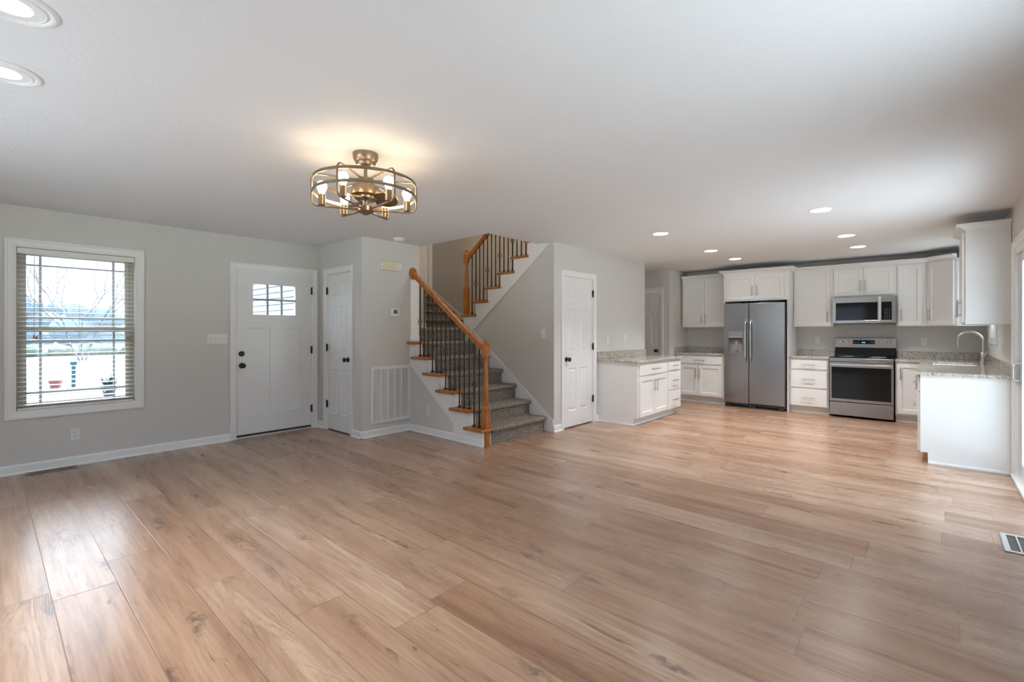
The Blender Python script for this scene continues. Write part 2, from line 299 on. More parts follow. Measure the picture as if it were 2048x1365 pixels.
# ------------------------------------------------------------------ mesh builder
class M:
    def __init__(s): s.v = []; s.f = []
    def add(s, vs, fs):
        o = len(s.v); s.v += [tuple(p) for p in vs]; s.f += [tuple(i+o for i in f) for f in fs]; return s
    def box(s, x0, x1, y0, y1, z0, z1):
        if x0 > x1: x0, x1 = x1, x0
        if y0 > y1: y0, y1 = y1, y0
        if z0 > z1: z0, z1 = z1, z0
        return s.add([(x0,y0,z0),(x1,y0,z0),(x1,y1,z0),(x0,y1,z0),(x0,y0,z1),(x1,y0,z1),(x1,y1,z1),(x0,y1,z1)],
              [(0,3,2,1),(4,5,6,7),(0,1,5,4),(1,2,6,5),(2,3,7,6),(3,0,4,7)])
    def prism(s, poly, axis, a0, a1):
        n = len(poly)
        def P(u, v, a): return {'x': (a,u,v), 'y': (u,a,v), 'z': (u,v,a)}[axis]
        vs = [P(u,v,a0) for u,v in poly] + [P(u,v,a1) for u,v in poly]
        return s.add(vs, [tuple(range(n))[::-1], tuple(range(n,2*n))] + [(i,(i+1)%n,n+(i+1)%n,n+i) for i in range(n)])
    def tube(s, pts, r, n=10, closed=False, caps=True, flat=None):
        from mathutils import Vector
        P = [Vector(p) for p in pts]; m = len(P); rs = r if isinstance(r, (list, tuple)) else [r]*m
        rings = []; prev = None
        for i in range(m):
            a = P[(i-1) % m] if (closed or i > 0) else P[i]; c = P[(i+1) % m] if (closed or i < m-1) else P[i]
            t = (c-a).normalized()
            if prev is None:
                up = Vector((0,0,1)) if abs(t.z) < 0.9 else Vector((1,0,0))
                nn = (up - t*up.dot(t)).normalized()
            else: nn = (prev - t*prev.dot(t)).normalized()
            prev = nn; bb = t.cross(nn)
            ax, ay = flat if flat else (1.0, 1.0)
            rings.append([P[i] + nn*(cos(2*pi*k/n)*rs[i]*ax) + bb*(sin(2*pi*k/n)*rs[i]*ay) for k in range(n)])
        vs = [p for q in rings for p in q]; fs = []
        for i in range(m if closed else m-1):
            j = (i+1) % m
            for k in range(n): fs.append((i*n+k, i*n+(k+1)%n, j*n+(k+1)%n, j*n+k))
        if caps and not closed: fs += [tuple(range(n))[::-1], tuple((m-1)*n+k for k in range(n))]
        return s.add(vs, fs)
    def cyl(s, p0, p1, r, n=20, r2=None): return s.tube([p0, p1], [r, r if r2 is None else r2], n)
    def lathe(s, prof, c=(0,0,0), n=28, axis='z', square=False):
        vs = []; fs = []; k = len(prof)
        for i in range(n):
            a = 2*pi*(i+0.5)/n
            for r, z in prof:
                u, w = r*cos(a), r*sin(a)
                p = {'z': (u,w,z), 'y': (u,z,w), 'x': (z,u,w)}[axis]
                vs.append((p[0]+c[0], p[1]+c[1], p[2]+c[2]))
        for i in range(n):
            j = (i+1) % n
            for q in range(k-1): fs.append((i*k+q, j*k+q, j*k+q+1, i*k+q+1))
        fs += [tuple(i*k for i in range(n))[::-1], tuple(i*k+k-1 for i in range(n))]
        return s.add(vs, fs)
    def ball(s, c, r, n=16, m=10, sc=(1,1,1)):
        prof = [(max(r*sin(pi*i/m), 1e-5), -r*cos(pi*i/m)) for i in range(m+1)]
        o = len(s.v); s.lathe(prof, (0,0,0), n)
        for i in range(o, len(s.v)):
            p = s.v[i]; s.v[i] = (c[0]+p[0]*sc[0], c[1]+p[1]*sc[1], c[2]+p[2]*sc[2])
        return s
    def holes(s, x0, x1, z0, z1, y0, y1, hs, axis='y'):
        xs = sorted({x0, x1, *[min(max(h[i], x0), x1) for h in hs for i in (0,1)]})
        zs = sorted({z0, z1, *[min(max(h[i], z0), z1) for h in hs for i in (2,3)]})
        for a, b in zip(xs, xs[1:]):
            run = None
            for c, d in list(zip(zs, zs[1:])) + [(None, None)]:
                solid = c is not None and not any(h[0]-1e-6 <= (a+b)/2 <= h[1]+1e-6 and h[2]-1e-6 <= (c+d)/2 <= h[3]+1e-6 for h in hs)
                if solid: run = [c, d] if run is None else [run[0], d]
                elif run:
                    if axis == 'y': s.box(a, b, y0, y1, run[0], run[1])
                    elif axis == 'x': s.box(y0, y1, a, b, run[0], run[1])
                    else: s.box(a, b, run[0], run[1], y0, y1)
                    run = None
        return s
    def panelslab(s, x0, x1, z0, z1, yf, yb, panels, raised=True, dep=0.009):
        """slab with front at yf (towards -y), back at yb, panels sunk into the front"""
        xs = sorted({x0, x1, *[p[i] for p in panels for i in (0,1)]}); zs = sorted({z0, z1, *[p[i] for p in panels for i in (2,3)]})
        q = lambda a, b, c, d, y: s.add([(a,y,c),(b,y,c),(b,y,d),(a,y,d)], [(0,1,2,3)])
        for a, b in zip(xs, xs[1:]):
            for c, d in zip(zs, zs[1:]):
                if not any(p[0]-1e-6 <= (a+b)/2 <= p[1]+1e-6 and p[2]-1e-6 <= (c+d)/2 <= p[3]+1e-6 for p in panels): q(a, b, c, d, yf)
        def ring(p, i0, y0, i1, y1):
            o = [(p[0]+i0, y0, p[2]+i0), (p[1]-i0, y0, p[2]+i0), (p[1]-i0, y0, p[3]-i0), (p[0]+i0, y0, p[3]-i0)]
            n = [(p[0]+i1, y1, p[2]+i1), (p[1]-i1, y1, p[2]+i1), (p[1]-i1, y1, p[3]-i1), (p[0]+i1, y1, p[3]-i1)]
            s.add(o+n, [(k, (k+1)%4, 4+(k+1)%4, 4+k) for k in range(4)])
        for p in panels:
            if raised:
                ring(p, 0, yf, 0.011, yf+dep); ring(p, 0.011, yf+dep, 0.024, yf+dep); ring(p, 0.024, yf+dep, 0.040, yf+0.002)
                q(p[0]+0.04, p[1]-0.04, p[2]+0.04, p[3]-0.04, yf+0.002)
            else:
                ring(p, 0, yf, 0.004, yf+dep); q(p[0]+0.004, p[1]-0.004, p[2]+0.004, p[3]-0.004, yf+dep)
        s.add([(x0,yf,z0),(x1,yf,z0),(x1,yf,z1),(x0,yf,z1),(x0,yb,z0),(x1,yb,z0),(x1,yb,z1),(x0,yb,z1)], [(4,7,6,5),(0,4,5,1),(1,5,6,2),(2,6,7,3),(3,7,4,0)])
        return s
    def build(s, name, mat, parent=None, smooth=None, bevel=0.0, seg=2, recalc=True):
        me = bpy.data.meshes.new(name); me.from_pydata(s.v, [], s.f)
        bm = bmesh.new(); bm.from_mesh(me)
        bmesh.ops.remove_doubles(bm, verts=bm.verts, dist=1e-5)
        if recalc: bmesh.ops.recalc_face_normals(bm, faces=bm.faces)
        bm.to_mesh(me); bm.free()
        me.materials.append(MT[mat])
        if smooth is not None:
            for p in me.polygons: p.use_smooth = True
            me.set_sharp_from_angle(angle=R(smooth))
        o = bpy.data.objects.new(name, me); COL.objects.link(o)
        if bevel:
            b = o.modifiers.new('bevel', 'BEVEL'); b.width = bevel; b.segments = seg; b.limit_method = 'ANGLE'; b.angle_limit = R(40)
        if parent is not None: o.parent = parent
        return o

def tag(o, label=None, cat=None, group=None, kind=None):
    if label: o['label'] = label
    if cat: o['category'] = cat
    if group: o['group'] = group
    if kind: o['kind'] = kind
    return o
def thing(name, label, cat, loc=(0,0,0), rz=0.0, group=None, kind=None):
    o = bpy.data.objects.new(name, None); COL.objects.link(o); o.empty_display_size = 0.1
    o.location = loc; o.rotation_euler = (0, 0, R(rz)); return tag(o, label, cat, group, kind)
def struct(name, m, mat, label=None, bevel=0.0, smooth=None):
    return tag(m.build(name, mat, None, smooth, bevel), label, None, None, 'structure')
def copy_tree(o, parent=None):
    c = o.copy(); COL.objects.link(c)
    if parent is not None: c.parent = parent
    for ch in list(o.children): copy_tree(ch, c)
    return c

# ------------------------------------------------------------------ plan
YF = 6.22      # front wall
XC = 3.03      # closet wall
YG = 5.14      # return-grille wall
XS = 3.725     # open side of stair
XP = 4.87      # stair partition
YP = 3.63      # pantry wall
XD = 7.43      # end of pantry wall
XH = 8.43      # hall door wall
XB = 9.27      # kitchen back wall
YR = -0.55     # right wall
XL = -1.35     # left end of the room
YO = 3.63      # stub beside left kitchen cabinets
XF = 5.83      # far stairwell wall
YL = 6.36      # back of landing

# floor and ceiling
m = M(); m.box(XL-.15, XB+.12, YR-.15, YF+.14, -0.10, 0.0)
struct('floor', m, 'floor', 'wide oak plank floor running across the whole room')
m = M(); m.holes(XL-.15, XB+.12, YR-.15, YF+.14, H, H+0.25, [(3.93, XP, 3.88, 7), (XP, XF+.06, 3.75, 7)], axis='z')
struct('ceiling', m, 'ceiling', 'flat white textured ceiling')
# walls
WIN1 = (0.176, 1.056, 0.562, 2.088); DOOR1 = (1.995, 2.932, 0.0, 2.066)
m = M(); m.holes(XL, 3.82, 0, H, YF, YF+.15, [WIN1, DOOR1]); struct('wall_front', m, 'wall', 'grey front wall with the window and entry door')
DOOR2 = (5.405, 6.015, 0.0, 2.062)
m = M(); m.holes(YG+.11, YF, 0, H, XC, XC+.11, [DOOR2], axis='x'); struct('wall_closet', m, 'wall', 'short grey closet wall facing the window side')
m = M(); m.box(XC, 3.885, YG, YG+.11, 0, H); struct('wall_entry', m, 'wall', 'grey wall holding the thermostat and return grille')
# triangular wall below the open stringer
m = M(); m.prism([(YG, 0), (YG, 0.87), (4.268, 0.20), (4.268, 0)], 'x', XS+.004, XS+.09); struct('wall_understair', m, 'wall', 'small triangular grey wall under the stair')
m = M(); m.prism([(YP, 0), (5.30, 0), (5.30, 1.30), (5.137, 1.305), (3.70, 2.43), (3.70, H), (YP, H)], 'x', XP, XP+.11); struct('wall_stair', m, 'wall', 'grey wall between lower and upper stair flights')
DOOR3 = (5.085, 5.812, 0.0, 2.05)
m = M(); m.holes(XP+.11, XD, 0, H, YP, YP+.11, [DOOR3]); struct('wall_pantry', m, 'wall', 'grey wall with the pantry door and three outlets')
m = M(); m.box(XD-.11, XD, YP+.11, 5.55, 0, H); struct('wall_hall', m, 'wall', 'hall side wall behind the pantry wall')
m = M(); m.box(XF+.1, XH+.1, 5.55, 5.65, 0, H); struct('wall_hallend', m, 'wall', 'end wall of the small hall')
DOOR4 = (3.81, 4.62, 0.0, 2.055)
m = M(); m.holes(YO+.11, 5.55, 0, H, XH, XH+.11, [DOOR4], axis='x'); struct('wall_halldoor', m, 'wall', 'grey hall wall with a white panel door')
m = M(); m.box(XH, XB, YO, YO+.11, 0, H); struct('wall_stub', m, 'wall', 'grey wall left of the kitchen cabinets')
m = M(); m.box(XB, XB+.12, YR-.13, YO+.11, 0, H); struct('wall_kitchen', m, 'wall', 'grey kitchen back wall behind the range')
WIN2 = (7.70, 8.50, 1.21, 2.10); SLID = (4.18, 6.13, 0.0, 2.04); WIN3 = (0.60, 2.50, 0.60, 2.15)
m = M(); m.holes(XL, XB, 0, H, YR-.14, YR, [WIN2, SLID, WIN3]); struct('wall_right', m, 'wall', 'grey right wall with the sliding door and sink window')
WIN4 = (1.6, 4.4, 0.60, 2.15)
m = M(); m.holes(YR, YF, 0, H, XL-.13, XL, [WIN4], axis='x'); struct('wall_left', m, 'wall', 'grey wall at the left end of the room')
# stairwell shell
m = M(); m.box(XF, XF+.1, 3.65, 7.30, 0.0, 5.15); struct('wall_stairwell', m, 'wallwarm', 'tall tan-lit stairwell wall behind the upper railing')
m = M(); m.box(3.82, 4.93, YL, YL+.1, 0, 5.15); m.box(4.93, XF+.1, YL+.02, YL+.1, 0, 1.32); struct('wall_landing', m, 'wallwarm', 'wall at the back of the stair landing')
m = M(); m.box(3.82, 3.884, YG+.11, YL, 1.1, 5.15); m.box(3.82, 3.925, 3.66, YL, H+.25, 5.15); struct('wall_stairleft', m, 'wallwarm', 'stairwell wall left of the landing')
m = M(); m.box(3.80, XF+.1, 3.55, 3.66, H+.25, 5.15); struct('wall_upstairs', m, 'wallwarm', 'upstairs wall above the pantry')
m = M(); m.box(3.75, XF+.15, 3.5, YL+.1, 5.15, 5.25); m.box(4.0, 8.2, YL+.1, 10.0, 4.75, 4.85); m.box(4.0, 8.2, YL+.05, YL+.1, 4.75, 5.25); struct('ceiling_upstairs', m, 'ceiling', 'white upstairs ceiling')
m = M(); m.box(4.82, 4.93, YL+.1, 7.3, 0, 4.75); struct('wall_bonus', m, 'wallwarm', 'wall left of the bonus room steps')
m = M(); m.box(4.0, 8.2, 9.6, 9.7, 1.2, 4.75); m.box(8.1, 8.2, 7.3, 9.6, 1.2, 4.75); m.box(4.0, 4.1, 7.3, 9.6, 1.2, 4.75); m.box(XF+.1, 8.1, 7.2, 7.3, 1.2, 4.75); m.box(4.1, 4.82, 7.2, 7.3, 1.2, 4.75)
struct('wall_bonusroom', m, 'wall', 'walls of the room above the garage')

# baseboards with shoe moulding
def bb(name, axis, a0, a1, face, sgn, h=0.088):
    """run along axis from a0 to a1; face = wall plane, sgn = direction the board stands out"""
    m = M(); t = 0.014
    prof = [(0, 0), (t+.012, 0), (t+.012, .010), (t+.004, .018), (t, .019), (t, h-.016), (t-.005, h-.006), (t-.008, h), (0, h)]
    poly = [(face+sgn*u, z) for u, z in prof]
    m.prism(poly, 'x' if axis == 'x' else 'y', a0, a1)
    return struct(name, m, 'trim')
bb('baseboard_front', 'x', XL, 1.937, YF, -1); bb('baseboard_frontcorner', 'x', 2.996, XC, YF, -1)
bb('baseboard_closet', 'y', YG-.026, 5.343, XC, -1); bb('baseboard_closetcorner', 'y', 6.08, YF, XC, -1)
bb('baseboard_entry', 'x', XC-.026, XS, YG, -1)
bb('baseboard_stair', 'y', 3.765, YG, XS+.004, -1, 0.086)
bb('baseboard_pantry', 'x', XP-.015, 5.02, YP, -1); bb('baseboard_pantryright', 'x', 5.877, 5.93, YP, -1)
bb('baseboard_hall', 'y', 3.72, 3.735, XH, -1); bb('baseboard_stub', 'x', XH, 8.66, YO, -1)
bb('baseboard_right', 'x', 6.155, 6.20, YR, 1); bb('baseboard_rightrear', 'x', XL, 4.1, YR, 1)
bb('baseboard_landing', 'x', 3.93, 4.93, YL, -1).location.z = 1.3545

# ------------------------------------------------------------------ doors
def casing(parent, x0, x1, z1, w=0.062, t=0.017, sill=False, z0=0.0):
    m = M()
    def piece(a, b, c, d):
        m.box(a, b, -t, 0, c, d)
    m2 = M()
    o = [(x0-w, z0), (x0-w, z1+w), (x1+w, z1+w), (x1+w, z0)]; i = [(x0, z0), (x0, z1), (x1, z1), (x1, z0)]
    if sill:
        o = [(x0-w, z0-w), (x0-w, z1+w), (x1+w, z1+w), (x1+w, z0-w)]
    n = 4 if sill else 3
    mm = M()
    for k in range(n):
        a, b = o[k], o[(k+1) % 4]; c, d = i[(k+1) % 4], i[k]
        # stepped colonial profile: outer edge thick, inner thin
        def lerp(p, q, f): return (p[0]+(q[0]-p[0])*f, p[1]+(q[1]-p[1])*f)
        fr = [0, 0.0, 0.22, 0.34, 0.9, 1.0, 1.0]; yy = [0, -t, -t, -t*0.72, -t*0.55, -t*0.45, 0]
        A = [lerp(a, d, f) for f in fr]; B = [lerp(b, c, f) for f in fr]
        vs = [(p[0], y, p[1]) for p, y in zip(A, yy)] + [(p[0], y, p[1]) for p, y in zip(B, yy)]; L = len(fr)
        fs = [(q, q+1, L+q+1, L+q) for q in range(L-1)] + [(L-1, 0, L, 2*L-1), tuple(range(L))[::-1], tuple(range(L, 2*L))]
        mm.add(vs, fs)
    return mm.build('door_casing' if not sill else 'window_casing', 'trim', parent)
def jamb(parent, x0, x1, z1, depth=0.11, back=True):
    m = M(); t = 0.012
    m.box(x0, x0+t, 0, depth, 0, z1); m.box(x1-t, x1, 0, depth, 0, z1); m.box(x0, x1, 0, depth, z1-t, z1)
    return m.build('door_jamb', 'trim', parent)
def hinge(parent, x, z):
    m = M(); m.cyl((x, -0.008, z-.045), (x, -0.008, z+.045), .0075, 10); m.box(x-.012, x+.012, -.004, 0.004, z-.044, z+.044)
    for zz in (z-.045, z+.045): m.ball((x, -.008, zz), .0085, 8, 6)
    return m.build('hinge', 'black', parent, 40)
def knob(parent, x, z, name='door_knob', y=0.0):
    m = M(); m.lathe([(.001, 0.0), (.032, 0.0), (.034, -.004), (.030, -.010), (.012, -.014), (.011, -.030), (.018, -.036), (.028, -.046), (.030, -.056), (.026, -.066), (.014, -.072), (.001, -.073)], (x, y, z), 24, 'y')
    return m.build(name, 'black', parent, 50)
def six_panel(parent, x0, x1, z0, z1, yf=0.012):
    w = x1-x0; st = w*0.165; mid = w*0.13; pw = (w-2*st-mid)/2
    rows = [(0.225, 0.86-.06), (1.02, 1.625), (1.765, 1.925)]
    ps = []
    for a, b in rows:
        for k in (0, 1):
            px = x0+st+k*(pw+mid); ps.append((px, px+pw, a, b))
    m = M(); m.panelslab(x0, x1, z0, z1, yf, yf+.035, ps, True, 0.010)
    return m.build('door_slab', 'door', parent)
def interior_door(name, label, loc, rz, w, ztop, hinge_left, cw=0.062, knobz=0.93, gap=0.003):
    d = thing(name, label, None, loc, rz, kind='structure')
    casing(d, 0, w, ztop, cw); jamb(d, 0, w, ztop)
    six_panel(d, 0.014, w-.014, 0.014, ztop-.015)
    hx = 0.010 if hinge_left else w-.010
    for z in (0.34, 1.085, 1.835): hinge(d, hx, z)
    knob(d, w-.075 if hinge_left else .075, knobz, y=0.012)
    return d
# entry door (front wall, faces -Y)
x0, x1, z1 = DOOR1[0], DOOR1[1], DOOR1[3]
d = thing('door_1', 'white craftsman entry door with six small panes', None, (0, YF, 0), 0, kind='structure')
casing(d, x0, x1, z1, 0.062); jamb(d, x0, x1, z1, 0.15)
sx0, sx1, sz0, sz1, yf, yb = x0+.012, x1-.012, 0.045, z1-.012, 0.014, 0.058
G = (2.196, 2.712, 1.507, 1.887)
m = M()
m.panelslab(sx0, sx1, sz0, 1.44, yf, yb, [(2.150, 2.396, .275, 1.342), (2.534, 2.770, .275, 1.342)], False, 0.012)
m.box(sx0, sx1, yf, yb, G[3], sz1); m.box(sx0, sx1, yf, yb, 1.44, G[2]); m.box(sx0, G[0], yf, yb, G[2], G[3]); m.box(G[1], sx1, yf, yb, G[2], G[3])
m.build('door_slab', 'door', d)
m = M()
for k in (1, 2): xx = G[0]+(G[1]-G[0])*k/3; m.box(xx-.011, xx+.011, yf+.002, yb-.002, G[2], G[3])
zz = (G[2]+G[3])/2; m.box(G[0], G[1], yf+.003, yb-.003, zz-.011, zz+.011)
m.build('muntin_grid', 'muntin', d)
m = M(); m.box(G[0], G[1], .034, .038, G[2], G[3]); m.build('door_glass', 'glass', d)
for z in (0.267, 1.053, 1.841): hinge(d, x1-.010, z)
knob(d, 2.069, 0.886, y=yf)
m = M(); m.lathe([(.001, 0), (.032, 0), (.033, -.008), (.028, -.016), (.012, -.019), (.001, -.020)], (2.066, yf, 1.028), 24, 'y'); m.box(2.052, 2.080, yf-.030, yf-.016, 1.022, 1.034); m.build('deadbolt', 'black', d, 40)
m = M(); m.box(sx0, sx1, -.004, .15, 0.0, .022); m.build('threshold', 'threshold', d, None, .003)
m = M(); m.box(sx0, sx1, .020, .05, .022, .046); m.build('weather_strip', 'weather', d)
# closet door (closet wall, faces -X); local x runs towards -Y
interior_door('door_2', 'narrow white six-panel closet door beside the entry', (XC, DOOR2[1], 0), -90, DOOR2[1]-DOOR2[0], 2.062, True, knobz=0.942)
interior_door('door_3', 'white six-panel pantry door right of the stairs', (DOOR3[0], YP, 0), 0, DOOR3[1]-DOOR3[0], 2.05, False, knobz=0.925)
interior_door('door_4', 'white six-panel door half hidden in the back hall', (XH, DOOR4[1], 0), -90, DOOR4[1]-DOOR4[0], 2.055, True, knobz=0.93)

# ------------------------------------------------------------------ windows
def window(name, label, loc, rz, w, z0, z1, depth=0.15, cw=0.062, prairie=True, frame='vinyl', cas=True):
    d = thing(name, label, None, loc, rz, kind='structure')
    if cas: casing(d, 0, w, z1, cw, 0.018, True, z0)
    m = M(); t = .012
    m.box(0, t, 0, depth, z0, z1); m.box(w-t, w, 0, depth, z0, z1); m.box(t, w-t, 0, depth, z1-t, z1); m.box(t, w-t, 0, depth, z0, z0+t)
    m.build('window_jamb', 'trim', d)
    zm = (z0+z1)/2 - .02; fw_ = .042
    def sash(nm, a, b, y, fr=.040):
        m = M(); X0, X1 = t+fw_*.6, w-t-fw_*.6
        m.box(X0, X0+fr, y, y+.03, a, b); m.box(X1-fr, X1, y, y+.03, a, b); m.box(X0+fr, X1-fr, y, y+.03, b-fr, b); m.box(X0+fr, X1-fr, y, y+.03, a, a+fr)
        s = m.build(nm, frame, d, None, .003)
        m = M(); m.box(X0+fr, X1-fr, y+.014, y+.018, a+fr, b-fr); m.build('pane', 'glass', s)
        if prairie:
            m = M(); q = .095; bw = .009
            for xx in (X0+fr+q, X1-fr-q): m.box(xx-bw, xx+bw, y+.008, y+.013, a+fr, b-fr)
            for zz in (a+fr+q*.95, b-fr-q*.95): m.box(X0+fr, X1-fr, y+.0075, y+.0135, zz-bw, zz+bw)
            m.build('muntin', 'muntin', s)
    m = M(); Y0 = .062
    m.box(t, t+fw_*.6, Y0, depth, z0+t, z1-t); m.box(w-t-fw_*.6, w-t, Y0, depth, z0+t, z1-t); m.box(t, w-t, Y0, depth, z1-t-.02, z1-t); m.box(t, w-t, Y0, depth, z0+t, z0+t+.02)
    m.build('window_frame', frame, d)
    sash('upper_sash', zm-.005, z1-t-.02, .098); sash('lower_sash', z0+t+.02, zm+.035, .066)
    return d
window('window_1', 'white-cased double-hung front window behind the blind', (WIN1[0], YF, 0), 0, WIN1[1]-WIN1[0], WIN1[2], WIN1[3])
window('window_2', 'small white window over the kitchen sink', (WIN2[1], YR, 0), 180, WIN2[1]-WIN2[0], WIN2[2], WIN2[3], 0.14, 0.062, False, 'whitevinyl')
window('added_window_3', 'added white window behind the camera on the right wall, for fill light', (WIN3[1], YR, 0), 180, WIN3[1]-WIN3[0], WIN3[2], WIN3[3], 0.14, 0.062, False, 'whitevinyl')  # unseen window put in to raise the ambient light
window('added_window_4', 'added white window on the left end wall, for fill light', (XL, WIN4[0], 0), 90, WIN4[1]-WIN4[0], WIN4[2], WIN4[3], 0.13, 0.062, False, 'whitevinyl')  # unseen window put in to fill the left of the room with daylight
# sliding glass door, right wall (faces +Y): local x runs towards -X
w = SLID[1]-SLID[0]
d = thing('door_5', 'white sliding glass door at the right edge', None, (SLID[1], YR, 0), 180, kind='structure')
casing(d, 0, w, SLID[3], 0.062, 0.02)
m = M(); m.box(0, .03, -.005, .14, 0, SLID[3]); m.box(w-.03, w, -.005, .14, 0, SLID[3]); m.box(.03, w-.03, -.005, .14, SLID[3]-.045, SLID[3]); m.box(0, w, -.03, .14, 0, .03); m.build('slider_frame', 'whitevinyl', d, None, .003)
def slpanel(a, b, y):
    m = M(); fr = .075; m.box(a, a+fr, y, y+.04, .035, 1.99); m.box(b-fr, b, y, y+.04, .035, 1.99); m.box(a+fr, b-fr, y, y+.04, 1.99-fr, 1.99); m.box(a+fr, b-fr, y, y+.04, .035, .035+fr*1.4)
    p = m.build('sliding_panel', 'whitevinyl', d, None, .004); m = M(); m.box(a+fr, b-fr, y+.017, y+.023, .14, 1.99-fr); m.build('pane', 'glass', p); return p
p = slpanel(.034, w/2+.04, .030); slpanel(w/2-.04, w-.034, .078)
m = M(); m.tube([(.062, .028, .86), (.062, -.012, .868), (.062, -.02, .89), (.062, -.02, .995), (.062, -.012, 1.015), (.062, .028, 1.022)], .009, 10); m.box(.045, .08, .024, .031, .84, 1.04); m.build('door_handle', 'chrome', p, 50, .001)

# blind on the front window
bx0, bx1 = WIN1[0]+.016, WIN1[1]-.016
b = thing('window_blind', 'white horizontal slat blind hanging in the front window', 'blind', ((bx0+bx1)/2, YF+.03, WIN1[2]+.014))
hw = (bx1-bx0)/2; Ht = WIN1[3]-.016-WIN1[2]-.014
m = M(); m.box(-hw, hw, -.026, .026, Ht-.052, Ht); m.build('head_rail', 'slat', b, None, .003)
m = M(); n = 33; ta = R(7)
for k in range(n):
    z = .045 + (Ht-.075-.045)*k/(n-1); dy, dz = .025*cos(ta), .025*sin(ta)
    m.add([(sx_*(hw-.004), sy*dy, z+sy*dz+sz*.0014) for sz in (-1, 1) for sx_, sy in ((-1,-1),(1,-1),(1,1),(-1,1))], [(0,3,2,1),(4,5,6,7),(0,1,5,4),(1,2,6,5),(2,3,7,6),(3,0,4,7)])
m.build('slats', 'slat', b)
m = M(); m.box(-hw+.002, hw-.002, -.026, .026, 0, .018); m.build('bottom_rail', 'slat', b, None, .003)
for xx in (-hw*.62, 0, hw*.62):
    m = M(); m.cyl((xx, -.027, .01), (xx, -.027, Ht-.05), .0012, 6); m.cyl((xx, .027, .01), (xx, .027, Ht-.05), .0012, 6); m.build('ladder_cord', 'cord', b)
for xx, zl in ((-hw*.74, .68), (hw*.86, .66)):
    m = M(); m.cyl((xx, -.034, zl), (xx, -.034, Ht-.045), .0014, 6); m.cyl((xx+.004, -.033, zl), (xx+.002, -.033, Ht-.045), .0010, 6); c = m.build('pull_cord', 'cord', b)
    m = M(); m.lathe([(.001, .03), (.004, .03), (.008, .012), (.009, 0), (.001, 0)], (xx, -.034, zl-.02), 10); m.lathe([(.001, .03), (.004, .03), (.008, .012), (.009, 0), (.001, 0)], (xx+.018, -.034, zl-.026), 10); m.build('tassel', 'tassel', c, 40)

# ------------------------------------------------------------------ stairs
RZ, RUN = 0.1935, 0.253
NL = 7; LZ = RZ*NL                         # landing 1.3545
ry = [3.775 + RUN*k for k in range(NL)]    # riser planes of the lower flight
def carpet_profile(risers, z0, rise, sgn, ylast, zfloor):
    """side outline of carpeted steps: list of (y,z); sgn +1 climbs towards +y"""
    pts = []; y0 = risers[0]; rr = .032
    pts.append((y0, z0))
    for k, y in enumerate(risers):
        zt = z0 + rise*(k+1)
        pts.append((y, zt-.060)); cx = y-sgn*.006
        pts.append((y-sgn*.004, zt-.057))
        for a in range(0, 9):
            an = -pi/2 + pi*a/8
            pts.append((cx - sgn*rr*cos(an), zt-.028+.028*sin(an)))
        nxt = risers[k+1] if k+1 < len(risers) else ylast
        pts.append((nxt, zt))
    pts.append((ylast, zfloor)); pts.append((risers[0]+sgn*.02, zfloor))
    return pts
st = thing('staircase', 'lower carpeted stair flight with oak tread ends and white stringer', 'staircase', (XS, 3.775, 0))
def stb(m): m.v = [(x-XS, y-3.775, z) for x, y, z in m.v]; return m
def flight_carpet(name, risers, z0, rise, sgn, ylast, xa, xb, parent, off):
    m = M(); prof = carpet_profile(risers, z0, rise, sgn, ylast, z0-.02 if z0 > .1 else z0)
    m.prism(prof, 'x', xa, xb)
    m.v = [(x-off[0], y-off[1], z-off[2]) for x, y, z in m.v]
    return m.build(name, 'carpet', parent, 40)
flight_carpet('carpet', ry, 0.0, RZ, 1, 5.36, 3.86, XP-.016, st, (XS, 3.775, 0))
m = M(); m.box(3.935, XF-.003, 5.30, YL-.003, LZ-.20, LZ); stb(m).build('landing', 'carpet', st, None, .01)
# white open stringer
poly = [(YG-.003, 0.868)]
poly += [(4.268, .20), (4.268, .002), (3.762, .002), (3.762, RZ-.03)]
for k in range(6):
    yn = ry[k+1] if k < 5 else YG-.003
    poly += [(min(yn, YG-.003), RZ*(k+1)-.03)]
    if k < 4: poly += [(yn, RZ*(k+2)-.03)]
    elif k == 4: poly += [(yn, RZ*6-.03)]
def poly_clean(p):
    o = []
    for q in p:
        if not o or abs(q[0]-o[-1][0]) + abs(q[1]-o[-1][1]) > 1e-5: o.append(q)
    return o
m = M(); m.prism(poly_clean(poly), 'x', XS-.004, XS+.016); stb(m).build('stringer', 'trim', st)
for k in range(6):
    m = M(); m.box(XS, 3.858, ry[k]-.002, ry[k]+.016, RZ*k+(.002 if k else .002), RZ*(k+1)-.031); stb(m).build('riser', 'trim', st)
    m = M(); yb_ = min((ry[k+1] if k < 6 else 9)+.022, YG-.003) ; yf_ = ry[k]-.048; z = RZ*(k+1)
    m.box(3.672, 3.862, yf_, yb_, z-.030, z+.004)
    stb(m).build('tread', 'oak', st, 40, .012, 3)
m = M(); m.prism([(3.632, .002), (3.632, .150), (5.30, 1.447), (5.30, .9), (4.0, .002)], 'x', XP-.015, XP-.001); stb(m).build('skirt_board', 'trim', st)

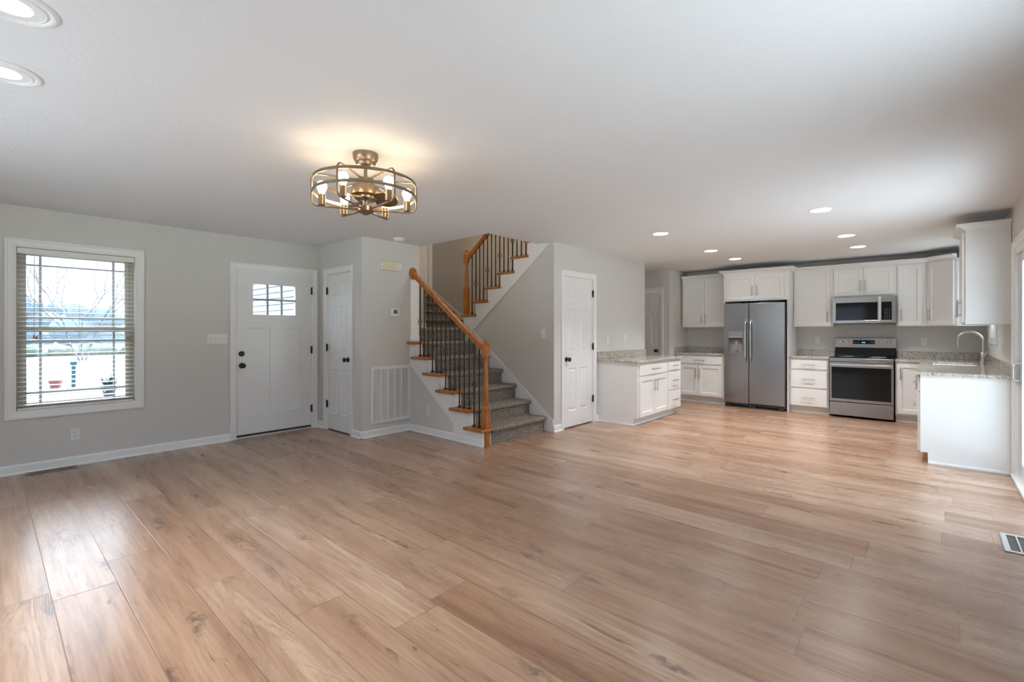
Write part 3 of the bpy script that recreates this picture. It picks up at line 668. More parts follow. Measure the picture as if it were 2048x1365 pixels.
# upper flight
uy = [5.314 - 0.2515*k for k in range(7)]
us = thing('staircase', 'upper stair flight climbing right with white stringer above the grey wall', 'staircase', (XP, 5.314, LZ))
def usb(m): m.v = [(x-XP, y-5.314, z-LZ) for x, y, z in m.v]; return m
flight_carpet('carpet', uy, LZ, RZ, -1, 3.76, 4.99, XF-.002, us, (XP, 5.314, LZ))
poly = [(5.137, 1.306), (5.33, 1.306), (5.33, LZ+RZ-.03)]
for k in range(6):
    poly += [(uy[k+1], LZ+RZ*(k+1)-.03), (uy[k+1], LZ+RZ*(k+2)-.03)]
poly += [(3.70, LZ+RZ*7-.03), (3.70, 2.43)]
m = M(); m.prism(poly_clean(poly), 'x', XP-.018, XP+.004); usb(m).build('stringer', 'trim', us)
m = M(); m.prism([(5.140, 1.290), (5.150, 1.306), (3.71, 2.436), (3.70, 2.420)], 'x', XP-.026, XP-.016); usb(m).build('stringer_bead', 'trim', us)
for k in range(6):
    z = LZ+RZ*(k+1)
    m = M(); m.box(XP, 4.985, uy[k]-.016, uy[k]+.002, LZ+RZ*k+.002, z-.031); usb(m).build('riser', 'trim', us)
    m = M(); m.box(4.825, 4.992, uy[k+1]-.022, uy[k]+.048, z-.030, z+.004); usb(m).build('tread', 'oak', us, 40, .012, 3)
# bonus steps behind the landing
by = [6.40 + 0.255*k for k in range(6)]
bs = thing('staircase', 'dark carpeted steps climbing away behind the landing', 'staircase', (4.95, 6.40, LZ))
flight_carpet('carpet', by, LZ, 0.16, 1, 9.5, 4.932, XF-.016, bs, (4.95, 6.40, LZ))
m = M(); m.prism([(6.40, LZ), (6.40, LZ+.20), (7.28, LZ+.20+.885*.63), (7.28, LZ)], 'x', XF-.014, XF-.001); m.v = [(x-4.95, y-6.40, z-LZ) for x, y, z in m.v]; m.build('skirt_board', 'trim', bs)
m = M(); m.box(XF-.10, XF+.1, 7.301, 7.33, LZ+.5, 4.7); struct('trim_1', m, 'trim', 'white corner trim at the top of the rear steps')
m = M(); m.box(XS+.012, 3.862, YG-.012, YG-.001, 1.245, 1.98); struct('trim_2', m, 'trim', 'white corner board below the handrail rosette')
m = M(); m.box(XS-.002, 3.875, YG-.022, YG-.001, 1.166, 1.246); struct('trim_3', m, 'trim', 'white base block at the end of the grille wall')

# railing
def newel(parent, x, y, z0, zlow, zblk, ztop, a=0.036):
    m = M()
    m.box(x-a, x+a, y-a, y+a, z0, zlow); 
    def ring(s_, z): return [(x+sx_*s_, y+sy*s_, z) for sx_, sy in ((-1,-1),(1,-1),(1,1),(-1,1))]
    m.add(ring(a, zlow)+ring(.026, zlow+.035), [(0,1,5,4),(1,2,6,5),(2,3,7,6),(3,0,4,7)])
    m.lathe([(.001, zlow+.01), (.030, zlow+.015), (.031, zlow+.04), (.029, zlow+(zblk-zlow)*.4), (.022, zblk-.05), (.027, zblk-.045), (.022, zblk-.035), (.030, zblk-.02), (.030, zblk), (.001, zblk)], (x, y, 0), 20)
    m.box(x-a, x+a, y-a, y+a, zblk, ztop-.075)
    m.add(ring(a, ztop-.075)+ring(.024, ztop-.055), [(0,1,5,4),(1,2,6,5),(2,3,7,6),(3,0,4,7),(4,5,6,7)])
    m.lathe([(.001, ztop-.06), (.026, ztop-.056), (.016, ztop-.045), (.030, ztop-.028), (.031, ztop-.014), (.022, ztop-.002), (.001, ztop)], (x, y, 0), 20)
    return m
def baluster(x, y, z0, z1, basket):
    m = M(); h = .0062; sg = 14
    # square bar with a long gentle twist
    n = 56; vs = []; fs = []
    zb = z0+.0
    for i in range(n+1):
        f = i/n; z = zb+(z1-zb)*f; tw = (min(max(f, .22), .78)-.22)/.56*pi*6 if not basket else 0.0
        if basket and abs(z-basket) < .033: hh = h*.5
        else: hh = h
        for k in range(4):
            a = pi/4+k*pi/2+tw; vs.append((x+hh*1.414*cos(a), y+hh*1.414*sin(a), z))
    for i in range(n):
        for k in range(4): fs.append((i*4+k, i*4+(k+1) % 4, i*4+4+(k+1) % 4, i*4+4+k))
    fs += [(3,2,1,0), (n*4, n*4+1, n*4+2, n*4+3)]
    m.add(vs, fs)
    return m
def shoe(x, y, z0):
    m = M(); a, b_ = .0155, .010
    R4 = lambda s_, z: [(x+p*s_, y+q*s_, z) for p, q in ((-1,-1),(1,-1),(1,1),(-1,1))]
    m.add(R4(a, z0)+R4(a, z0+.010)+R4(b_, z0+.022)+R4(b_, z0+.026), [(3,2,1,0)]+[(4*j+k, 4*j+(k+1) % 4, 4*j+4+(k+1) % 4, 4*j+4+k) for j in range(3) for k in range(4)]+[(12,13,14,15)])
    return m
def basketm(x, y, zc):
    m = M()
    for k in range(4):
        pts = []
        for i in range(13):
            f = i/12; r = .003+.025*sin(pi*f)**.8 if 0 < f < 1 else .003
            a = k*pi/2 + f*pi*1.0; pts.append((x+r*cos(a), y+r*sin(a), zc-.038+.076*f))
        m.tube(pts, .0034, 6)
    for s_ in (-1, 1): m.lathe([(.001, -.006), (.0095, -.006), (.011, 0), (.0095, .006), (.001, .006)], (x, y, zc+s_*.041), 10)
    return m
def railing(name, label, loc, newelargs, rail0, rail1, bals, baskets, xb, group, z1clip=None, rosette=False):
    r = thing(name, label, 'stair railing', loc, 0, group)
    L = lambda m: (setattr(m, 'v', [(x-loc[0], y-loc[1], z-loc[2]) for x, y, z in m.v]), m)[1]
    L(newel(None, *newelargs)).build('newel_post', 'oak', r, 40, .003)
    # handrail: shaped profile swept from rail0 to rail1 (both in (y,z)) at x = xb
    prof = [(-.020, -.026), (.020, -.026), (.023, -.014), (.018, -.004), (.029, .006), (.030, .018), (.022, .029), (.008, .034), (-.008, .034), (-.022, .029), (-.030, .018), (-.029, .006), (-.018, -.004), (-.023, -.014)]
    (ya, za), (yb_, zb) = rail0, rail1; m = M(); n = len(prof)
    m.add([(xb+u, ya, za+v*1.25) for u, v in prof]+[(xb+u, yb_, zb+v*1.25) for u, v in prof], [(i, (i+1) % n, n+(i+1) % n, n+i) for i in range(n)]+[tuple(range(n))[::-1], tuple(range(n, 2*n))])
    L(m).build('handrail', 'oak', r, 35)
    if rosette:
        m = M(); m.lathe([(.001, 0), (.058, 0), (.062, -.006), (.058, -.014), (.050, -.018), (.001, -.019)], (xb+.005, YG, zb+.003), 28, 'y'); 
        o = len(m.v)
        m.v = [(x, y, zb+.003+(z-zb-.003)*1.30) for x, y, z in m.v]
        L(m).build('rosette', 'oak', r, 40)
    sl = (zb-za)/(yb_-ya)
    for i, (y, z0) in enumerate(bals):
        zt = za+sl*(y-ya)-.028
        bz = zt-.50+(0.0) if i in baskets else None
        bo = L(baluster(xb, y, z0, zt, bz)).build('baluster', 'iron', r)
        L(shoe(xb, y, z0)).build('baluster_shoe', 'iron', bo)
        if bz: L(basketm(xb, y, bz)).build('basket_knuckle', 'iron', bo, 60)
    return r
lb = []
for i in range(14):
    y = 3.873 + .0845*i; k = max(j for j in range(6) if ry[j]-.02 <= y); lb.append((y, RZ*(k+1)+.004))
railing('stair_railing', 'lower oak handrail on black iron balusters with newel post on floor', (3.772, 3.79, 0), (3.790, 3.785, 0.0, .425, 1.015, 1.215), (3.815, 1.103), (YG-.012, 2.062), lb, {1, 4, 7, 10, 13}, 3.772, 'stair railings', rosette=True)
ub = []
for i in range(15):
    y = 5.18 - .0815*i; k = max(j for j in range(7) if uy[j]+.02 >= y); 
    if k < 6: ub.append((y, LZ+RZ*(k+1)+.004))
railing('stair_railing', 'upper oak handrail on black iron balusters with newel post at landing', (4.895, 5.31, LZ), (4.905, 5.315, LZ+RZ+.004, LZ+RZ+.40, LZ+RZ+.80, LZ+RZ+1.0, .034), (5.285, 2.40), (3.83, 3.50), ub, {1, 4, 7, 10}, 4.895, 'stair railings')

# ------------------------------------------------------------------ wall plates
def plate(name, label, cat, loc, rz, kind, gangs=1, group=None):
    """loc = plate centre on the wall"""
    w = .07 + .046*(gangs-1); h = .115
    t = thing(name, label, cat, loc, rz, group)
    m = M(); m.box(-w/2, w/2, -.006, -.0005, -h/2, h/2); m.build('plate', 'plastic', t, None, .002)
    for g in range(gangs):
        cx = (g-(gangs-1)/2)*.046
        if kind == 'toggle':
            m = M(); m.box(cx-.006, cx+.006, -.0075, -.005, -.013, .013); s_ = m.build('toggle_slot', 'plastic', t, None, .001)
            m = M(); m.prism([(-.007, -.004), (-.020, .006), (-.018, .012), (-.007, .008)], 'x', cx-.0045, cx+.0045); m.build('toggle', 'plastic', s_)
        elif kind == 'outlet':
            for dz in (-.0195, .0195):
                m = M(); m.lathe([(.001, -.008), (.016, -.008), (.0172, -.006), (.0172, -.004)], (cx, 0, dz), 20, 'y'); o = m.build('socket', 'plastic', t, 40)
                m = M(); m.box(cx-.0085, cx-.0055, -.0086, -.0078, dz-.001, dz+.008); m.box(cx+.0055, cx+.0085, -.0086, -.0078, dz-.001, dz+.008); m.cyl((cx, -.0086, dz-.008), (cx, -.0078, dz-.008), .003, 8); m.build('slots', 'slot', o)
        elif kind == 'rocker':
            m = M(); m.box(cx-.0165, cx+.0165, -.0085, -.005, -.033, .033); m.build('rocker', 'plastic', t, None, .0015)
        elif kind == 'gfci':
            m = M(); m.box(cx-.0165, cx+.0165, -.0085, -.005, -.033, .033); o = m.build('outlet_face', 'plastic', t, None, .0015)
            m = M()
            for dz in (-.020, .020):
                m.box(cx-.008, cx-.0055, -.0092, -.0083, dz-.003, dz+.005); m.box(cx+.0055, cx+.008, -.0092, -.0083, dz-.003, dz+.005)
            m.build('slots', 'slot', o)
    return t
plate('light_switch', 'four-gang white toggle switch plate left of the entry door', 'light switch', (1.802, YF, 1.213), 0, 'toggle', 4)
plate('power_outlet', 'white duplex outlet low under the front window', 'outlet', (0.584, YF, 0.300), 0, 'outlet')
plate('power_outlet', 'white duplex outlet low on the triangular wall under the stairs', 'outlet', (XS+.004, 4.751, 0.298), -90, 'outlet')
plate('light_switch', 'single white switch on the grey stair wall', 'light switch', (XP, 3.803, 1.268), -90, 'toggle')
plate('power_outlet', 'white outlet over the peninsula splash nearest the pantry door', 'outlet', (6.204, YP, 1.189), 0, 'gfci')
plate('light_switch', 'white switch over the peninsula splash, middle of three plates', 'light switch', (6.735, YP, 1.193), 0, 'rocker')
plate('light_switch', 'white switch over the peninsula splash at the wall end', 'light switch', (7.228, YP, 1.188), 0, 'rocker')
plate('power_outlet', 'white outlet on the kitchen wall left of the range', 'outlet', (XB, 1.435, 1.15), -90, 'gfci')
plate('power_outlet', 'white outlet on the kitchen wall right of the range', 'outlet', (XB, 0.095, 1.14), -90, 'gfci')
plate('light_switch', 'two-gang white switch plate right of the sink window', 'light switch', (7.30, YR, 1.13), 180, 'rocker', 2)

# thermostat, chime, sensor, return grille, smoke detector
t = thing('thermostat', 'square white thermostat with grey display on the entry wall', 'thermostat', (3.495, YG, 1.537), 0)
m = M(); m.box(-.070, .070, -.022, -.0005, -.057, .057); m.build('housing', 'plastic', t, None, .010, 3)
m = M(); m.box(-.028, .028, -.0235, -.0215, -.012, .036); m.build('display', 'lcd', t)
m = M(); m.box(-.010, .010, -.0242, -.0234, -.002, .022); m.box(-.024, -.014, -.0242, -.0234, .0, .020); m.build('digits', 'slot', t)
t = thing('door_chime', 'cream rectangular door chime high on the entry wall', 'door chime', (3.392, YG, 2.125), 0)
m = M(); m.box(-.104, .104, -.050, -.0005, -.057, .057); m.build('cover', 'cream', t, None, .006)
m = M()
for k in range(5): m.box(-.104+.002, -.0985, -.045, -.006, -.04+k*.02-.003, -.04+k*.02+.003)
m.box(-.106, -.103, -.050, -.001, -.058, .058); m.build('side_trim', 'plastic', t)
t = thing('alarm_sensor', 'small white sensor box beside the cream door chime', 'sensor', (3.546, YG, 2.127), 0)
m = M(); m.box(-.040, .040, -.028, -.0005, -.054, .054); m.build('housing', 'plastic', t, None, .004)
m = M(); m.cyl((0, -.0295, .03), (0, -.027, .03), .004, 10); m.cyl((0, -.0295, -.03), (0, -.027, -.03), .004, 10); m.build('screws', 'slot', t)
t = thing('return_air_grille', 'large white louvred return air grille low on the entry wall', 'air grille', (3.441, YG, 0.51), 0)
gw, gh = .290, .352
m = M(); m.holes(-gw, gw, -gh, gh, -.012, -.0005, [(-gw+.038, gw-.038, -gh+.038, gh-.038)]); m.build('frame', 'grillewhite', t, None, .003)
m = M(); n = 46; z0_, z1_ = -gh+.038, gh-.038
for k in range(n):
    z = z0_+(z1_-z0_)*(k+.5)/n
    m.add([(-gw+.036, -.010, z-.0060), (gw-.036, -.010, z-.0060), (gw-.036, -.001, z+.0040), (-gw+.036, -.001, z+.0040), (-gw+.036, -.010, z-.0020), (gw-.036, -.010, z-.0020), (gw-.036, -.001, z+.0065), (-gw+.036, -.001, z+.0065)], [(0,3,2,1),(4,5,6,7),(0,1,5,4),(1,2,6,5),(2,3,7,6),(3,0,4,7)])
m.build('louvers', 'grillewhite', t)
m = M()
for k in range(1, 5): xx = -gw+.038+(2*gw-.076)*k/5; m.box(xx-.010, xx+.010, -.0125, -.003, z0_, z1_)
m.build('mullions', 'grillewhite', t)
m = M(); m.box(-gw+.03, gw-.03, -.0012, -.0006, -gh+.03, gh-.03); m.build('duct_opening', 'slot', t)
t = thing('smoke_detector', 'round white smoke detector on the ceiling near the grille wall', 'smoke detector', (3.40, 4.91, H), 0)
m = M(); m.lathe([(.001, 0), (.068, 0), (.068, -.012), (.060, -.020), (.050, -.036), (.030, -.040), (.001, -.041)], (0, 0, -.0005), 28); m.build('housing', 'plastic', t, 40)
m = M(); m.lathe([(.0505, -.030), (.0515, -.030), (.0515, -.026), (.0505, -.026)], (0,0,0), 24); m.build('vent_ring', 'slot', t)

# floor registers
t = thing('floor_register', 'tan slotted floor register below the front window', 'floor register', (.417, 6.135, 0), 0)
m = M(); m.holes(-.172, .172, -.052, .052, .0003, .006, [(-.145, -.006, -.028, .028), (.006, .145, -.028, .028)], axis='z'); m.build('faceplate', 'register', t, None, .002)
m = M()
for s_ in (-1, 1):
    for k in range(1, 12): xx = s_*(.006+.139*k/12); m.box(xx-.0022, xx+.0022, -.028, .028, .0006, .0052)
m.build('bars', 'register', t)
m = M(); m.box(-.146, .146, -.029, .029, .0002, .0008); m.build('opening', 'blackpl', t)
t = thing('floor_register', 'pale metal floor register beside the sliding door', 'floor register', (4.20, -.392, 0), 0)
m = M(); m.holes(-.172, .172, -.072, .072, .0003, .007, [(-.145, .145, -.045, -.004), (-.145, .145, .004, .045)], axis='z'); m.build('faceplate', 'regsilver', t, None, .002)
m = M(); m.box(-.146, .146, -.046, .046, .0002, .0012); m.build('opening', 'duct', t)

# ------------------------------------------------------------------ ceiling lights
def can(label, loc, r, rim, big=False, group='recessed ceiling lights'):
    t = thing('recessed_light', label, 'recessed light', loc, 0, group)
    m = M(); m.lathe([(r, -.001), (r+.004, -.006), (rim-.01, -.007), (rim, -.002), (rim, -.0005), (r, -.0005)], (0,0,0), 40); m.build('trim_ring', 'trim', t, 50)
    if big:
        m = M()
        m.lathe([(r+.001, -.004), (r-.006, -.006), (r-.006, -.003), (r-.013, -.0042), (r-.013, -.002), (r-.020, -.003), (r-.020, -.001), (r+.001, -.001)], (0,0,0), 40); m.build('baffle', 'trim', t, 30); r -= .020
    m = M(); m.lathe([(.001, -.0042), (r*.7, -.0042), (r, -.003), (r, -.001), (.001, -.001)], (0,0,0), 40); m.build('diffuser', 'led', t, 60)
    l = bpy.data.lights.new('downlight_beam', 'SPOT'); l.energy = SPOT; l.spot_size = R(112); l.spot_blend = 0.8; l.shadow_soft_size = .06; l.color = (0.96, 0.985, 1.0)
    o = bpy.data.objects.new('downlight_beam', l); COL.objects.link(o); o.location = (loc[0], loc[1], loc[2]-.03)
    return t
names = [((5.284, 2.382), 'recessed ceiling light nearest the pantry door, left kitchen row'), ((6.897, 2.36), 'recessed ceiling light in the middle of the left kitchen row'), ((7.918, 2.335), 'recessed ceiling light in front of the fridge cabinet'),
         ((5.248, .789), 'largest recessed ceiling light in the right kitchen row'), ((6.871, .772), 'recessed ceiling light in the middle of the right kitchen row'), ((7.886, .756), 'recessed ceiling light closest to the microwave')]
for (x, y), lb_ in names: can(lb_, (x, y, H), .082, .094)
can('large recessed ceiling light at the very top left corner', (.058, 2.405, H), .098, .128, True)
can('large recessed ceiling light at left edge, nearer the front window', (.052, 3.05, H), .098, .128, True)

# ceiling fan with caged bulbs
FX, FY = 1.636, 2.73
f = thing('ceiling_fan', 'bronze caged ceiling fan with glowing bulbs hanging from the ceiling', 'ceiling fan', (FX, FY, H))
zc = lambda z: z-H
m = M(); m.lathe([(.001, 0), (.079, 0), (.080, -.012), (.076, -.036), (.066, -.054), (.062, -.056), (.062, -.064), (.056, -.076), (.040, -.084), (.001, -.085)], (0,0,-.0005), 36); m.build('canopy', 'bronze', f, 35)
m = M(); m.cyl((0,0,-.08), (0,0,-.165), .0115, 16); m.build('downrod', 'bronze', f, 40)
m = M(); m.lathe([(.001, -.150), (.022, -.150), (.026, -.156), (.050, -.160), (.052, -.178), (.030, -.184), (.022, -.200), (.060, -.206), (.084, -.212), (.090, -.222), (.090, -.268), (.084, -.274), (.060, -.276), (.060, -.286), (.076, -.290), (.074, -.296), (.030, -.302), (.020, -.318), (.020, -.336), (.050, -.342), (.054, -.372), (.030, -.384), (.012, -.394), (.001, -.396)], (0,0,0), 36); m.build('motor_housing', 'bronze', f, 35)
va = math.atan2(FY, FX)+pi
ra = .318
for zz in (2.258, 2.180):
    m = M(); n = 72; vs = []; fs = []
    for i in range(n):
        a = 2*pi*i/n
        for r_, dz in ((ra-.0025, -.009), (ra+.0025, -.009), (ra+.0025, .009), (ra-.0025, .009)): vs.append((r_*cos(a), r_*sin(a), zc(zz)+dz))
    for i in range(n):
        j = (i+1) % n
        for k in range(4): fs.append((i*4+k, i*4+(k+1) % 4, j*4+(k+1) % 4, j*4+k))
    m.add(vs, fs); m.build('cage_ring', 'bronze', f, 35)
def rot2(p, a): return (p[0]*cos(a)-p[1]*sin(a), p[0]*sin(a)+p[1]*cos(a), p[2])
for k in range(6):
    a = va + R(31) + k*pi/3
    prof = [(.045, 2.283), (.20, 2.290)]
    R_ = .040
    prof = [(.045, 2.281), (ra-R_, 2.292)]
    for q in range(1, 7): an = pi/2*q/6; prof.append((ra+.004-R_+R_*sin(an), 2.292-R_+R_*cos(an)))
    for q in range(0, 7): an = pi/2*q/6; prof.append((ra+.004-R_+R_*cos(an), 2.094+R_-R_*sin(an)))
    prof.append((.045, 2.088))
    m = M(); m.tube([rot2((r_, 0, zc(z)), a) for r_, z in prof], .0062, 8); m.build('cage_arm', 'bronze', f, 50)
    bxp = rot2((.262, 0, 0), a)
    m = M(); m.lathe([(.001, 2.096), (.012, 2.096), (.021, 2.101), (.0215, 2.165), (.018, 2.167), (.001, 2.167)], (bxp[0], bxp[1], -H), 20); so = m.build('lamp_socket', 'bronze', f, 40)
    m = M(); m.lathe([(.001, 2.160), (.014, 2.162), (.018, 2.180), (.026, 2.196), (.031, 2.212), (.031, 2.224), (.026, 2.238), (.014, 2.248), (.001, 2.250)], (bxp[0], bxp[1], -H), 20); m.build('bulb', 'bulb', so, 60)
for k in range(3):
    a = R(-45) + k*2*pi/3
    L_, n = .205, 10; top = []; bot = []
    for i in range(n+1):
        t_ = i/n; r_ = .06+(L_-.06)*t_; wd = .018+.060*sin(pi*min(1, .12+.82*t_))**.7
        if i == n: wd = .02
        top.append((r_, wd)); 
    vs = []; fs = []
    for r_, wd in top:
        for s_ in (-1, 1):
            for dz in (0, -.004): vs.append(rot2((r_, s_*wd, zc(2.158)-s_*wd*.32+dz), a))
    for i in range(n):
        o = i*4; fs += [(o, o+2, o+6, o+4), (o+1, o+5, o+7, o+3), (o, o+4, o+5, o+1), (o+2, o+3, o+7, o+6)]
    fs += [(0,1,3,2), (n*4, n*4+2, n*4+3, n*4+1)]
    m = M(); m.add(vs, fs); m.build('fan_blade', 'bronze', f, 60)

# ------------------------------------------------------------------ kitchen cabinets
def pull(parent, x, z, vert, y=-.020, L=.17, r=.0058, mat='nickel'):
    m = M(); so = .030
    if vert:
        m.cyl((x, y-so, z-L/2), (x, y-so, z+L/2), r, 12)
        for dz in (-L*.36, L*.36): m.cyl((x, y+.001, z+dz), (x, y-so, z+dz), r*.8, 10)
    else:
        m.cyl((x-L/2, y-so, z), (x+L/2, y-so, z), r, 12)
        for dx in (-L*.36, L*.36): m.cyl((x+dx, y+.001, z), (x+dx, y-so, z), r*.8, 10)
    return m.build('handle', mat, parent, 40)
def shaker(parent, x0, x1, z0, z1, fr=.058):
    m = M(); m.panelslab(x0, x1, z0, z1, -.020, -.001, [(x0+fr, x1-fr, z0+fr, z1-fr)], False, .009); return m.build('door', 'cab', parent, None, .0015)
def drawer(parent, x0, x1, z0, z1, L=.19):
    m = M(); m.box(x0, x1, -.020, -.001, z0, z1); o = m.build('drawer', 'cab', parent, None, .002)
    pull(o, (x0+x1)/2, (z0+z1)/2, False, L=L); return o
def base(label, loc, rz, w, fronts, depth=.60, h=.870, shoe_=True, toe_end=(0, 0), group='base cabinets'):
    t = thing('base_cabinet', label, 'cabinet', loc, rz, group)
    m = M(); m.box(0, w, 0, depth, .105, h); m.build('carcass', 'cab', t, None, .0015)
    m = M(); m.box(toe_end[0], w-toe_end[1], .072, depth, 0, .105)
    m.prism([(.072, 0), (.058, 0), (.058, .008), (.066, .018), (.072, .018)], 'x', toe_end[0]-(0.0), w-toe_end[1]); m.build('toe_kick', 'cab', t)
    fit_fronts(t, fronts); return t
def fit_fronts(t, fronts):
    for f_ in fronts:
        if f_[0] == 'D': drawer(t, *f_[1:5], **(f_[5] if len(f_) > 5 else {}))
        else:
            o = shaker(t, *f_[1:5], **({'fr': f_[6]} if len(f_) > 6 else {}))
            if f_[5]: pull(o, f_[5][0], f_[5][1], True)
def crown(parent, pts, z0, z1, out=.048):
    """pts: polyline in local plan (x,y) along cabinet tops, mitred; moulding flares outward to the left-hand normal side -y"""
    prof = [(0, 0), (.006, .004), (.008, .018), (.022, .034), (.038, .046), (.046, .050), (.048, .064), (.048, .070), (0, .070)]
    sc = (z1-z0)/.070; m = M(); n = len(pts); k = len(prof)
    from mathutils import Vector
    P = [Vector(p) for p in pts]; off = []
    for i in range(n):
        ds = []
        if i > 0: ds.append((P[i]-P[i-1]).normalized())
        if i < n-1: ds.append((P[i+1]-P[i]).normalized())
        ns = [Vector((d_.y, -d_.x)) for d_ in ds]
        if len(ns) == 1: off.append(ns[0])
        else:
            b_ = (ns[0]+ns[1]).normalized(); off.append(b_/max(.3, b_.dot(ns[0])))
    vs = []
    for i in range(n):
        for u, v in prof:
            q = P[i]+off[i]*(u*1.4); vs.append((q.x, q.y, z0+v*sc))
    fs = []
    for i in range(n-1):
        for j in range(k): fs.append((i*k+j, i*k+(j+1) % k, (i+1)*k+(j+1) % k, (i+1)*k+j))
    fs += [tuple(range(k))[::-1], tuple((n-1)*k+j for j in range(k))]
    m.add(vs, fs); return m.build('crown_molding', 'cab', parent)
def upper(label, loc, rz, w, z0, z1, fronts, depth=.308, group='wall cabinets', crownpts=None, ctop=None):
    t = thing('wall_cabinet', label, 'cabinet', (loc[0], loc[1], z0), rz, group)
    m = M(); m.box(0, w, 0, depth, 0, z1-z0); m.build('carcass', 'cab', t, None, .0015)
    fit_fronts(t, [(f_[0], f_[1], f_[2], f_[3]-z0, f_[4]-z0) + ((((f_[5][0], f_[5][1]-z0)) if f_[5] else None,) + tuple(f_[6:]) if len(f_) > 5 else ()) for f_ in fronts])
    if crownpts: crown(t, crownpts, z1-z0-.004, (ctop or 2.345)-z0)
    return t
# peninsula (faces -Y)
PX0, PXM, PX1, PYF = 5.93, 6.872, 7.365, 3.00
t = base('white peninsula cabinet with one wide drawer over two doors', (PX0, PYF, 0), 0, PXM-PX0-.001, [('D', .036, .925, .690, .840, {'L': .25}), ('P', .036, .4765, .120, .668, (.4765-.040, .535)), ('P', .4805, .925, .120, .668, (.4805+.040, .535))], .628, toe_end=(-.002, 0))
m = M(); m.prism([(.0, .105), (.0, .87), (.628, .87), (.628, 0), (.07, 0), (.07, .105)], 'x', -.008, -.0005); o = m.build('end_panel', 'cabpanel', t)
m = M(); m.box(-.020, -.008, .05, .628, 0, .016); m.build('shoe_molding', 'trim', o)
base('white peninsula drawer cabinet with three stacked drawers at free end', (PXM, PYF, 0), 0, PX1-PXM, [('D', .018, .475, .705, .842), ('D', .018, .475, .404, .684), ('D', .018, .475, .113, .388)], .628, toe_end=(0, .10))
# left of fridge (faces -X): local x -> -Y
base('white base cabinet left of the fridge, drawer over two doors', (8.68, 3.612, 0), -90, .870, [('D', .078, .832, .705, .838), ('P', .078, .4225, .131, .684, (.385, .535)), ('P', .4265, .832, .131, .684, (.4265+.024, .535))], .585)
base('white three-drawer base cabinet between fridge and range', (8.68, 1.728, 0), -90, .532, [('D', .018, .510, .700, .840), ('D', .018, .510, .408, .674), ('D', .018, .510, .118, .384)], .585)
base('white narrow base cabinet with one door right of the range', (8.68, .400, 0), -90, .305, [('P', .020, .300, .131, .838, (.058, .70))], .585)
# sink run (faces +Y): local x -> -X ; end cabinet nearest the slider
ex = 6.21
base('white three-drawer cabinet at the sliding door end of sink run', (ex+.46, .093, 0), 180, .452, [('D', .012, .440, .705, .850), ('D', .012, .440, .404, .684), ('D', .012, .440, .113, .388)], .632)
t = base('white sink cabinet with two doors facing the kitchen floor', (ex+1.64+.62, .093, 0), 180, 1.79, [('P', .30, .72, .131, .840, (.68, .70)), ('P', .73, 1.15, .131, .840, (.77, .70)), ('P', 1.17, 1.78, .131, .840, (1.21, .70))], .632)
m = M(); m.prism([(.093, .105), (.093, .87), (YR+.002, .87), (YR+.002, 0), (.036, 0), (.036, .105)], 'x', ex-.010, ex-.0005)
o = thing('cabinet_end_panel', 'tall white flat end panel under the sink countertop', 'cabinet panel', (ex, YR, 0)); m.v = [(x-ex, y-YR, z) for x, y, z in m.v]; m.build('panel', 'cabpanel', o)
m = M(); m.box(-.022, -.010, .028, .585, 0, .016); m.build('shoe_molding', 'trim', o)
m = M(); m.box(8.66, 8.70, .02, .0935, 0, .10)
# uppers on the back wall (face -X)
UZ0, UZ1 = 1.372, 2.285
FXU = 8.962
upper('white two-door wall cabinet left of the fridge', (FXU, 3.605, 0), -90, .870, UZ0, UZ1, [('P', .030, .4225, 1.392, 2.265, (.385, 1.525)), ('P', .4265, .840, 1.392, 2.265, (.45, 1.525))], crownpts=[(-.0, 0), (.862, 0)])
FXC = 8.64
t = upper('deep white two-door cabinet above the fridge', (FXC, 2.735, 0), -90, 1.005, 1.812, UZ1, [('P', .055, .502, 1.838, 2.248, (.468, 1.98)), ('P', .506, .942, 1.838, 2.248, (.540, 1.98))], .628, crownpts=[(0, .30), (0, 0), (1.005, 0), (1.005, .30)])
m = M(); m.box(.978, 1.003, 0, .628, -1.812, -.001); m.build('side_panel', 'cabpanel', t); m = M(); m.box(.002, .020, .0, .628, -1.812, -.001); m.build('side_panel', 'cabpanel', t)
upper('white single-door wall cabinet between fridge and microwave', (FXU, 1.728, 0), -90, .552, UZ0, UZ1, [('P', .020, .516, 1.388, 2.268, (.482, 1.53))], crownpts=[(0, 0), (.552, 0)])
upper('short white two-door wall cabinet above the microwave', (FXU, 1.175, 0), -90, .772, 1.828, UZ1, [('P', .012, .383, 1.850, 2.262, (.349, 1.99)), ('P', .387, .748, 1.850, 2.262, (.405, 1.99))], crownpts=[(0, 0), (.772, 0)])
upper('white narrow wall cabinet between microwave and corner cabinet', (FXU, .402, 0), -90, .338, UZ0, UZ1, [('P', .024, .294, 1.388, 2.268, (.055, 1.535))], crownpts=[(0, 0), (.338, 0)])
# diagonal corner
A_, B_ = (FXU, .063), (8.657, -.242)
dw = sqrt((A_[0]-B_[0])**2+(A_[1]-B_[1])**2)
t = thing('wall_cabinet', 'white diagonal corner wall cabinet with one door', 'cabinet', (A_[0], A_[1], UZ0), -135, 'wall cabinets')
m = M(); ca = cos(R(135)); sa = sin(R(135))
def loc2(x, y): dx, dy = x-A_[0], y-A_[1]; return (dx*ca-dy*sa, dx*sa+dy*ca)
m.prism([loc2(*p) for p in [A_, (XB-.002, .063), (XB-.002, YR+.002), (8.657, YR+.002), B_]], 'z', 0, UZ1-UZ0); m.build('carcass', 'cab', t)
o = shaker(t, .028, dw-.034, .016, .896); pull(o, .062, .16, True)
crown(t, [(0, 0), (dw, 0)], UZ1-UZ0-.004, 2.345-UZ0)
